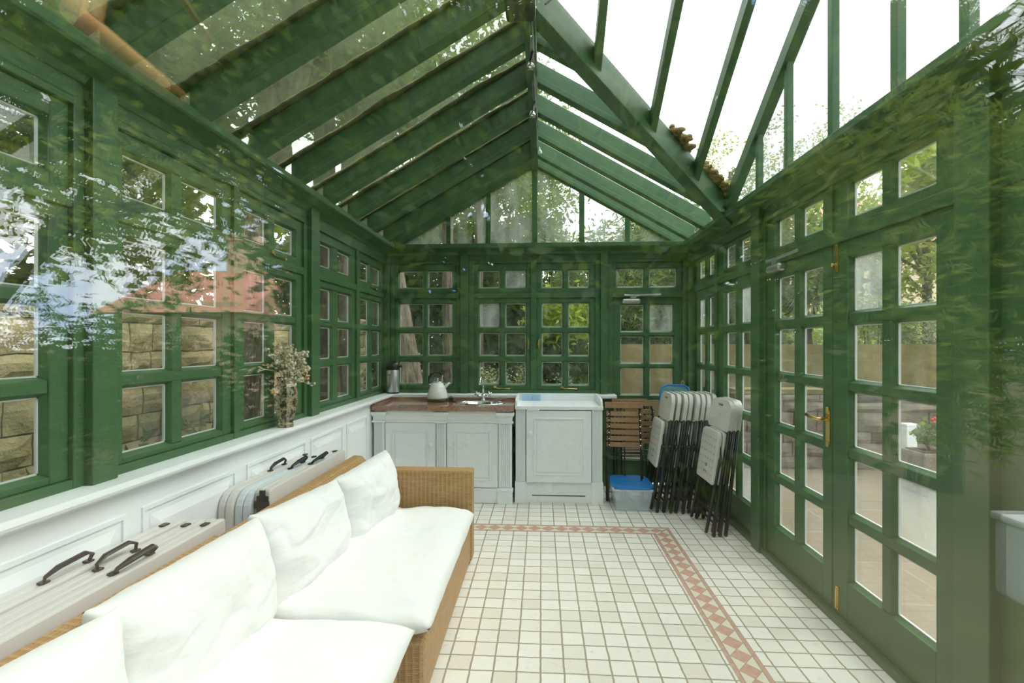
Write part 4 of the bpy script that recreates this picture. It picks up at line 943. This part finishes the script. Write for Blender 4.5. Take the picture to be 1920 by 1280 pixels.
def stone_wall(name, label, p0, p1, z0, ztop0, ztop1, thick, bl, bh, mat, seed, cope=True):
    g = random.Random(seed); p0, p1 = Vector(p0), Vector(p1); d = p1 - p0; L = d.length; d.normalize(); nrm = Vector((d.y, -d.x, 0))
    b = MB()
    nz_ = max(2, int((max(ztop0, ztop1) - z0) / bh)); z = z0; rows = []
    while z < max(ztop0, ztop1) - .02:
        h = bh * g.uniform(.6, 1.4); rows.append((z, h)); z += h
    for zi, h in rows:
        s = -g.random() * bl
        while s < L:
            w = bl * g.uniform(.5, 1.7); s0, s1 = max(0, s), min(L, s + w); s += w
            if s1 - s0 < .03: continue
            zt = ztop0 + (ztop1 - ztop0) * (s0 + s1) / 2 / L
            if zi > zt - .03: continue
            z1 = min(zi + h, zt); b.tint = min(1, max(0, g.gauss(.5, .2)))
            gap = .006; e = g.uniform(.0, .035); nx, nzz = 4, 3; grid = []
            for j in range(nzz + 1):
                for i in range(nx + 1):
                    q = p0 + d * (s0 + gap + (s1 - s0 - 2 * gap) * i / nx); zz = zi + gap + (z1 - zi - 2 * gap) * j / nzz
                    ed = (0 if i in (0, nx) or j in (0, nzz) else 1)
                    o = e * (.4 + .6 * ed) + .022 * noise.noise(Vector((q.x * 5, q.y * 5, zz * 7))) + (.012 if ed else -.012)
                    jit = Vector((0, 0, .012 * noise.noise(Vector((q.x * 9, q.y * 9, zz * 9 + 5)))))
                    grid.append(q + nrm * o + Vector((0, 0, zz)) + jit)
            m = nx + 1; fs = [(j * m + i, j * m + i + 1, (j + 1) * m + i + 1, (j + 1) * m + i) for j in range(nzz) for i in range(nx)]
            back = [grid[0] - nrm * .1, grid[nx] - nrm * .1, grid[-1] - nrm * .1, grid[nzz * m] - nrm * .1]; k = len(grid)
            bot = list(range(m)); top = list(range(nzz * m, nzz * m + m)); lef = [j * m for j in range(nzz + 1)]; rig = [j * m + nx for j in range(nzz + 1)]
            fs += [tuple(bot[::-1] + [k, k + 1]), tuple(top + [k + 2, k + 3]), tuple(lef + [k + 3, k]), tuple(rig[::-1] + [k + 1, k + 2])]
            b.add(grid + back, fs)
    w = b.build(name, mat, None); tag(w, label, 'wall')
    c = MB(); q0, q1 = p0 - nrm * .03, p1 - nrm * .03
    c.add([q0 + Vector((0, 0, z0)), q1 + Vector((0, 0, z0)), q1 + Vector((0, 0, ztop1 - .03)), q0 + Vector((0, 0, ztop0 - .03))] + [v - nrm * thick for v in (q0 + Vector((0, 0, z0)), q1 + Vector((0, 0, z0)), q1 + Vector((0, 0, ztop1 - .03)), q0 + Vector((0, 0, ztop0 - .03)))],
          [(0, 1, 2, 3), (7, 6, 5, 4), (3, 2, 6, 7), (0, 3, 7, 4), (1, 5, 6, 2)])
    c.build('mortar', M_MORTAR, w)
    return w
def struct_plane(name, label, *bx_, mat=None):
    return tag(MB().box(*bx_).build(name, mat, None), label, 'ground', kind='structure')
o = struct_plane('garden_ground', 'brown earth of the garden around the house', -140, 140, -140, 160, -.40, -.16, mat=M_EARTH)
o = struct_plane('patio', 'pale brown paving slabs outside the right-hand doors', 1.76, 9.5, -.2, 6.6, -.16, -.06, mat=M_PATIO)
o = struct_plane('terrace', 'raised earth bed behind the low stone wall', 2.6, 12, 6.75, 8.3, -.16, .86, mat=M_EARTH)
o = struct_plane('garden_bed', 'earth bed along the left garden wall', -3.5, -1.95, -1, 12, -.16, .10, mat=M_EARTH)
stone_wall('garden_wall', 'tall lichened sandstone wall along the left side of the house', (-3.3, -1.5, 0), (-3.3, 9.5, 0), -.1, 1.66, 2.02, .4, .30, .175, M_STONE, 5)
stone_wall('retaining_wall', 'low grey-brown stone retaining wall beyond the patio', (2.5, 6.6, 0), (9.5, 6.6, 0), -.1, .90, .90, .3, .50, .20, M_STONEG, 9)
o = MB().box(2.5, 9.5, 6.60, 6.98, .90, .955).build('wall_coping', M_RENDER, None); tag(o, 'pale coping slab on top of the low stone retaining wall', 'coping')
o = MB().box(.50, 14, 8.3, 8.55, -.1, 1.54).build('rendered_wall', M_RENDER, None); tag(o, 'beige rendered garden wall behind the raised bed', 'wall')
# trees and bushes behind the far wall
plant('leaning_tree', 'great furrowed tree trunk leaning left behind the kettle window', 'tree', (-1.86, 7.0, -.16), (-3.2, 7.6, 6.2), (2.2, 1.8, 1.3), 60, 5000, (.10, .20), L_DARK, 21,
      [(-1.86, 7.0, -.16), (-1.99, 7.0, .9), (-2.20, 7.05, 2.2), (-2.38, 7.1, 3.6), (-2.9, 7.3, 6.0)], .36, M_BARK, branches=4)
plant('tree', 'slim pale trunk rising right of the great leaning trunk', 'tree', (-1.42, 7.9, -.16), (-1.5, 8.3, 5.6), (1.9, 1.5, 1.2), 60, 5000, (.10, .18), L_DARK, 22,
      [(-1.40, 7.9, -.16), (-1.47, 7.9, 1.5), (-1.50, 7.9, 3.2), (-1.52, 8.0, 5.5)], .13, M_BARK, branches=5)
plant('tree', 'thin grey trunk seen at the left edge of the tap window', 'tree', (-1.12, 9.2, -.16), (-.9, 9.8, 5.4), (1.7, 1.4, 1.5), 60, 6500, (.08, .16), L_MID, 23,
      [(-1.14, 9.2, -.16), (-1.18, 9.2, 2.0), (-1.15, 9.3, 4.8)], .12, M_BARK, branches=5)
for i, (x, y, r, z, lb) in enumerate(((-1.02, 6.75, .50, .55, 'silver-green bush directly behind the kettle window'), (-.42, 6.95, .50, .60, 'silver-green bush behind the tap window'), (.22, 7.35, .42, .45, 'silver-green bush left of the beige wall end'))):
    plant('silver_bush', lb, 'bush', (x, y, -.16), (x, y, z), (r, r * .8, .62), 40, 4200, (.03, .07), L_SILV, 30 + i, None, .03, spread=.16)
plant('laurel', 'bright yellow-green laurel behind the middle window', 'shrub', (.42, 8.0, -.16), (.42, 7.9, 1.98), (.62, .45, .45), 34, 1500, (.10, .19), L_YEL, 41, None, .05, spread=.20, asp=.4)
plant('laurel', 'dark laurel low behind the tray-top cabinet window', 'shrub', (.30, 8.1, -.16), (.26, 8.0, 1.1), (.5, .4, .6), 30, 1800, (.10, .18), L_DARK, 42, None, .05, spread=.2)
plant('bamboo', 'pale bamboo thicket seen above the beige wall through the back door', 'bamboo', (2.1, 9.0, -.16), (1.85, 9.0, 2.75), (1.1, .5, 1.15), 70, 6500, (.10, .20), L_PALE, 43, None, .05, spread=.26, asp=.2, droop=.5)
plant('bamboo', 'pale bamboo arching over the laurel', 'bamboo', (.95, 8.9, -.16), (.85, 8.8, 2.75), (.6, .5, .8), 40, 2600, (.09, .18), L_PALE, 44, None, .04, spread=.24, asp=.22, droop=.4)
for i, (x, y, z, rx, rz, n, lb) in enumerate(((-4.2, 11, 2.2, 2.6, 2.4, 6000, 'dark evergreen tree far left behind the leaning trunk'), (-.8, 11.5, 2.2, 2.4, 2.4, 7000, 'dark evergreen tree behind the silver bushes'), (3.0, 11.5, 1.8, 2.4, 1.9, 6000, 'dark evergreen hedge behind the bamboo'), (-6.5, 7, 2.6, 2.2, 2.4, 5000, 'dark evergreen tree beyond the left sandstone wall, far end'), (-6.2, 3.2, 2.6, 2.2, 2.2, 5000, 'dark evergreen tree beyond the left sandstone wall, near end'))):
    plant('evergreen_tree', lb, 'tree', (x, y, -.16), (x, y, z + (1.6 if i > 2 else 0)), (rx, 1.5 if i < 3 else 2.2, rz + (1.2 if i > 2 else 0)), 120 if i < 3 else 160, n + 4000 if i < 3 else 9500, (.16, .32), L_DARK, 60 + i, [(x, y, -.16), (x + .1, y, z), (x, y, z + rz * .8)], .16, M_BARKD, spread=.45, shell=.2)
plant('tree', 'leafy tree filling the left half of the far gable glass', 'tree', (-1.2, 13, -.16), (-2.0, 13, 5.0), (2.9, 1.4, 1.7), 130, 16000, (.08, .17), L_MID, 70, [(-1.2, 13, -.16), (-1.3, 13, 3), (-1.2, 13, 6)], .16, M_BARKD, spread=.32, branches=6)
plant('tree', 'small airy tree at the right corner of the far gable glass', 'tree', (3.6, 15, -.16), (3.5, 15, 4.2), (1.2, 1, 1.1), 40, 2600, (.07, .14), L_MID, 71, [(3.6, 15, -.16), (3.5, 15, 2), (3.5, 15, 4.6)], .10, M_BARKD, spread=.25, branches=5)
# left side trunks and the canopy over the left slope
plant('tree', 'dark furrowed trunk outside the window beyond the vase', 'tree', (-2.55, 5.75, 0.0), (-2.3, 5.3, 5.1), (1.6, 1.7, .9), 70, 3600, (.09, .17), L_MID, 80, [(-2.53, 5.75, .0), (-2.56, 5.75, 2.5), (-2.5, 5.6, 5.2)], .17, M_BARKD, spread=.3, branches=6)
plant('tree', 'slimmer pale trunk just beyond the dark furrowed trunk on the left', 'tree', (-2.62, 6.55, 0.0), (-2.6, 7.2, 5.6), (1.4, 1.4, .9), 50, 2600, (.09, .17), L_DARK, 81, [(-2.62, 6.55, .0), (-2.62, 6.55, 2.5), (-2.7, 6.8, 5.6)], .11, M_BARK, spread=.3, branches=4)
plant('overhanging_tree', 'grey trunk slanting over the left roof glass', 'tree', (-2.5, 3.75, 0.0), (-2.0, 3.0, 5.0), (1.9, 2.0, .8), 90, 5200, (.08, .16), L_MID, 82, [(-2.95, 4.6, .0), (-2.75, 4.5, 2.6), (-2.1, 4.2, 4.2), (-.9, 3.6, 5.6), (.0, 3.2, 6.6)], .20, M_BARK, spread=.32, branches=7)
plant('overhanging_tree', 'leafy branches over the near left roof glass', 'tree', (-3.9, .9, -.16), (-2.6, 1.3, 4.2), (1.7, 1.7, .7), 90, 6000, (.07, .15), L_MID, 83, [(-3.9, .9, -.16), (-3.8, .9, 3), (-3.2, 1.1, 4.3)], .15, M_BARKD, spread=.3, branches=7)
for i, (x, y, lb) in enumerate(((-2.45, 2.3, 'low green plant at the foot of the wall, nearest the camera'), (-2.6, 3.5, 'low green plant at the foot of the wall, second from the camera'), (-2.4, 1.35, 'low dark-leaved plant under the nearest left window'), (-2.5, 7.6, 'dark bush beyond the far left corner window'), (-2.5, 4.7, 'low green plant at the foot of the wall behind the vase'))):
    plant('low_plant', lb, 'plant', (x, y, .10), (x, y, .55 if i != 3 else .7), (.3, .35, .3 if i != 3 else .6), 20, 700, (.06, .13), L_DARK if i > 1 else L_MID, 90 + i, None, .02, spread=.12)
# right-hand garden
def branchy(label, base, tr, h, seed, arms, mat, rad, n, size):
    t = plant('tree', label, 'tree', base, (base[0], base[1], base[2] + h), rad, 60, n, size, mat, seed, [base, (base[0] + .05, base[1], base[2] + h * .35), (base[0] - .05, base[1], base[2] + h * .8)], tr, M_BARKD, spread=.3, branches=arms)
    return t
branchy('dark branching tree on the raised bed, seen through the handled door', (4.75, 9.3, .0), .16, 3.1, 100, 8, L_MID, (1.3, .9, 1.1), 3800, (.09, .18))
pl_ = thing('palm', 'ringed palm trunk with drooping fronds behind the beige wall', 'palm', (5.15, 9.0, 0))
b = MB(); b.tube([(0, 0, 0), (.0, 0, 1.2), (.04, 0, 1.9), (.06, 0, 2.4)], [.19, .18, .16, .12], 14); b.build('trunk', M_PALMT, pl_, local=True, smooth=True)
def fronds(parent, c, nf, L, seed, mat, dead=None):
    g = random.Random(seed)
    for i in range(nf):
        a = 6.283 * i / nf + g.uniform(-.2, .2); el = g.uniform(-.5, 1.0); b = MB(); p = Vector(c); d = Vector((math.cos(a) * math.cos(el), math.sin(a) * math.cos(el), math.sin(el)))
        hub = p + d * L * .45; b.tube([p, p + d * L * .25 + Vector((0, 0, .03)), hub], .012, 5); s_ = d.cross(Vector((0, 0, 1))).normalized(); u_ = s_.cross(d)
        for k in range(17):
            q = (k - 8) / 8 * 1.35; e = d * math.cos(q) + s_ * math.sin(q); l = L * .6 * (1 - .25 * abs(q) / 1.35); w = e.cross(u_).normalized() * .018
            m = hub + e * l * .5; t = hub + e * l + Vector((0, 0, -.22 * L * (.6 + .4 * abs(q))))
            b.add([hub, m + w, t, m - w], [(0, 1, 2, 3)])
        b.build('frond', mat, parent, local=True)
fronds(pl_, (.06, 0, 2.4), 11, 1.2, 4, L_PALM)
plant('hedge', 'sunlit yellow-green hedge behind the palm trunk', 'hedge', (6.6, 11.2, -.16), (6.6, 11.2, 1.5), (2.4, .6, 1.05), 90, 6000, (.07, .14), L_YEL, 110, None, .05, spread=.3, shell=.3)
plant('shrub', 'grey-green shrub on top of the beige wall, seen through the nearest right door', 'shrub', (6.9, 8.95, .0), (6.9, 8.95, 1.75), (1.25, .4, .5), 60, 5200, (.04, .09), L_SILV, 111, None, .04, spread=.2)
plant('shrub', 'bare-stemmed yellow-green shrub on the beige wall beside the door stile', 'shrub', (5.75, 9.0, .0), (5.75, 9.0, 1.95), (.45, .35, .45), 24, 700, (.07, .13), L_YEL, 112, None, .06, spread=.2)
plant('tree', 'yellow-tinged tree above the beige wall, through the nearest right door', 'tree', (7.2, 9.6, .0), (7.0, 9.5, 3.6), (1.7, .9, 1.2), 80, 5200, (.09, .18), L_HEDGE, 113, [(7.2, 9.6, .0), (7.1, 9.6, 1.8), (7.0, 9.5, 3.8)], .10, M_BARKD, spread=.3, branches=7)
plant('tree', 'drooping rusty-leaved tree close outside the nearest right top light', 'tree', (4.8, 5.3, -.16), (4.4, 5.2, 3.2), (.9, .9, .55), 44, 2200, (.10, .19), L_HEDGE, 114, [(5.4, 5.5, -.16), (5.3, 5.5, 1.8), (4.7, 5.3, 3.2)], .06, M_BARKD, spread=.25, droop=.6, branches=6)
plant('evergreen_tree', 'dark evergreen tree beyond the far right corner', 'tree', (4.2, 10.4, -.16), (3.6, 10.3, 3.2), (1.3, .9, 1.7), 70, 5000, (.10, .20), L_DARK, 115, [(4.2, 10.4, -.16), (4.0, 10.4, 2), (3.7, 10.3, 4.2)], .12, M_BARKD, spread=.35, branches=4)
plant('conifer', 'tall narrow conifer seen through the right gable glass', 'tree', (6.9, 14.5, -.16), (6.9, 14.5, 5.2), (.8, .7, 2.9), 60, 3600, (.08, .16), L_MID, 116, [(6.9, 14.5, -.16), (6.9, 14.5, 3), (6.9, 14.5, 7)], .12, M_BARKD, spread=.25)
plant('tree', 'pale feathery tree seen through the right gable glass', 'tree', (7.6, 13, -.16), (7.6, 13, 6.3), (.8, .8, 1.2), 40, 1800, (.07, .14), L_HEDGE, 117, [(7.6, 13, -.16), (7.6, 13, 3), (7.6, 13, 6)], .12, M_BARKD, spread=.25, branches=4)
plant('tree', 'airy tree showing low through the clear roof glass above the valley', 'tree', (4.9, 13.2, -.16), (4.9, 13.2, 5.7), (.9, .8, 1.3), 40, 1700, (.07, .14), L_HEDGE, 118, [(4.9, 13.2, -.16), (4.9, 13.2, 3), (4.9, 13.2, 6)], .10, M_BARKD, spread=.25, branches=5)
hs = thing('house', 'pale sandy house beyond the right-hand garden trees', 'house', (13, 21, -.16))
b = MB(); b.box(-6, 6, -3, 3, 0, 5.2); b.build('walls', M_HOUSEW, hs, local=True)
MB().prism([(-6.3, -3.4, 5.2), (-6.3, 3.4, 5.2), (-6.3, 0, 7.6)], (12.6, 0, 0)).build('roof', M_ROOFT, hs, local=True)
for x in (-4.2, -1.6, 1.4, 4.0):
    for z in (.9, 3.2): MB().box(x, x + 1.0, -3.05, -2.98, z, z + 1.3).build('window', M_DARKGL, hs, local=True)
wp = thing('bollard', 'short white post standing on the patio beside the planter', 'post', (4.34, 6.15, -.06)); MB().box(-.06, .06, -.05, .05, 0, .64).build('post', M_WHITE, wp, local=True, bevel=.01); MB().box(-.065, .065, -.055, .055, .63, .665).build('cap', M_WHITE, wp, local=True, bevel=.008)
pn = thing('stone_planter', 'rough stone planter block in front of the low wall', 'planter', (4.21, 5.62, -.06)); b = MB(); b.box(-.22, .22, -.18, .18, 0, .45); o = b.build('trough', M_STONEG, pn, local=True, bevel=.03); MB().box(-.18, .18, -.14, .14, .44, .46).build('soil', M_EARTH, pn, local=True)
gm = plant('geranium', 'red-flowered geranium growing in the stone planter', 'plant', (4.20, 5.60, .40), (4.20, 5.60, .56), (.16, .13, .10), 14, 260, (.04, .07), L_MID, 120, None, .015, spread=.06, asp=.9)
for c in ((.03, -.05, .34), (.16, -.06, .24), (.13, -.08, .17)):
    b = MB(); g = random.Random(5)
    for q in range(22): b.ball((c[0] + g.gauss(0, .025), c[1] + g.gauss(0, .025), c[2] + g.gauss(0, .016)), .016, 6, 4)
    b.tube([(c[0], c[1], c[2]), (c[0] * .3, c[1] * .3, .05)], .004, 4); b.build('flower_head', M_RED, gm, local=True)
# garden on the camera's side: it shows as reflections in the end pane
h2_ = thing('house', 'red-roofed house seen reflected in the end pane', 'house', (-8.7, -12.5, -.26))
MB().box(-1.0, 1.9, -2.5, 2.2, 0, 2.75).build('walls', M_HOUSEW, h2_, local=True)
MB().prism([(-1.3, -2.8, 2.5), (-1.3, 2.5, 2.5), (-1.3, -.15, 3.8)], (3.5, 0, 0)).build('roof', M_ROOFT, h2_, local=True)
b = MB(); b.box(.2, .9, -.6, .0, 3.4, 4.7); b.box(.14, .96, -.66, .06, 4.6, 4.75); b.build('chimney', M_HOUSEW, h2_, local=True)
plant('maple', 'leafy maple reflected across the left of the end pane', 'tree', (-4.8, -3.6, -.16), (-3.7, -4.0, 2.75), (1.5, .6, .85), 110, 2300, (.05, .11), L_HEDGE, 130, [(-5.2, -3.4, -.16), (-5.0, -3.5, 1.5), (-4.2, -3.8, 2.8)], .10, M_BARKD, spread=.26, asp=.75, branches=9, shell=.2)
plant('maple', 'upper crown of the trees reflected at the top left of the end pane', 'tree', (-3.4, -6.0, -.16), (-4.2, -5.4, 4.95), (4.2, 1.0, 1.9), 330, 30000, (.08, .17), L_MID, 131, [(-3.4, -6, -.16), (-3.2, -6, 3), (-3, -5.5, 5)], .16, M_BARKD, spread=.4, asp=.75, branches=9, shell=.1)
plant('hedge', 'dark hedge added on the camera side to darken the reflection below the maple', 'hedge', (-3.6, -5.0, -.16), (-5.2, -5.0, .80), (5.0, .5, 1.15), 200, 24000, (.07, .14), L_DARK, 132, None, .05, spread=.28, shell=.1)  # added mass; keeps bright ground and house wall out of the reflection
plant('evergreen_tree', 'dark evergreen behind the viewpoint, made dense to block reflected sky', 'tree', (.3, -6.5, -.16), (.3, -6.2, 3.8), (3.0, 1.2, 3.6), 240, 20000, (.18, .34), L_DARK, 133, [(.3, -6.5, -.16), (.3, -6.5, 3), (.3, -6.3, 6.5)], .2, M_BARKD, spread=.5, shell=.1)  # foliage thickened so that it blocks sky in the middle of the pane
plant('evergreen_tree', 'dark evergreen added right of the viewpoint to block reflected sky', 'tree', (4.0, -6.5, -.16), (3.6, -6.2, 4.0), (2.6, 1.0, 3.2), 160, 12000, (.18, .34), L_DARK, 136, [(4.0, -6.5, -.16), (4.0, -6.5, 3), (3.8, -6.3, 6.5)], .2, M_BARKD, spread=.5, shell=.1)  # extra tree, added as a sky blocker for the pane reflection
plant('evergreen_tree', 'tall dark yew added right of the red-roofed house to block reflected sky', 'tree', (-2.3, -5.2, -.16), (-2.0, -5.1, 2.6), (1.1, .5, 3.0), 150, 13000, (.14, .28), L_DARK, 138, [(-2.3, -5.2, -.16), (-2.3, -5.2, 3), (-2.3, -5.1, 5)], .12, M_BARKD, spread=.34, shell=.1)  # put in to stop sky reflecting between the house and middle trees
plant('hedge', 'dark laurel hedge added low on the camera side to block reflected sky', 'hedge', (.6, -4.2, -.16), (.6, -4.2, 1.5), (2.3, .5, 1.7), 150, 11000, (.14, .26), L_DARK, 137, None, .06, spread=.34, shell=.1)  # added row that closes low sky gaps in the reflection
plant('cypress_hedge', 'tall feathery golden-green hedge reflected on the right', 'hedge', (3.6, -4.6, -.16), (3.7, -4.4, 2.15), (1.9, .6, 1.7), 160, 17000, (.09, .20), L_HEDGE, 134, None, .07, spread=.30, asp=.25, up=.1, shell=.15)
pm2 = thing('palm', 'palm with fan fronds reflected at the top right corner', 'palm', (4.7, -5.6, -.16)); b = MB(); b.tube([(0, 0, 0), (.02, 0, 2.5), (0, 0, 4.9)], [.16, .14, .13], 12); b.build('trunk', M_PALMT, pm2, local=True, smooth=True); fronds(pm2, (0, 0, 4.9), 13, 1.7, 8, L_PALM)
ub = thing('utility_box', 'white plastic box on a short post reflected at the right edge', 'box', (2.05, -1.62, -.16)); MB().box(-.15, .15, -.09, .09, .66, .97).build('housing', M_WHITE, ub, local=True, bevel=.02, seg=3); MB().box(-.16, .16, -.10, .10, .965, 1.0).build('cover', M_WHITE, ub, local=True, bevel=.012); MB().box(-.03, .03, -.03, .03, 0, .67).build('post', M_BARKD, ub, local=True)
hk = thing('reflected_streak_rod', 'made-up orange stalk hanging from the maple, reflected at the top left', 'branch', (-3.4, -4.6, 4.6))
b = MB(); b.tube([(0, 0, 0), (.9, 1.9, -.6), (1.75, 3.3, -1.55), (2.30, 3.95, -2.28), (2.62, 4.08, -2.53)], [.03, .028, .026, .024, .02], 10); b.build('rod', plain('orange_streak', (.80, .42, .10), .6), hk, local=True, smooth=True)  # added stand-in for an unidentified orange streak in the pane's reflection
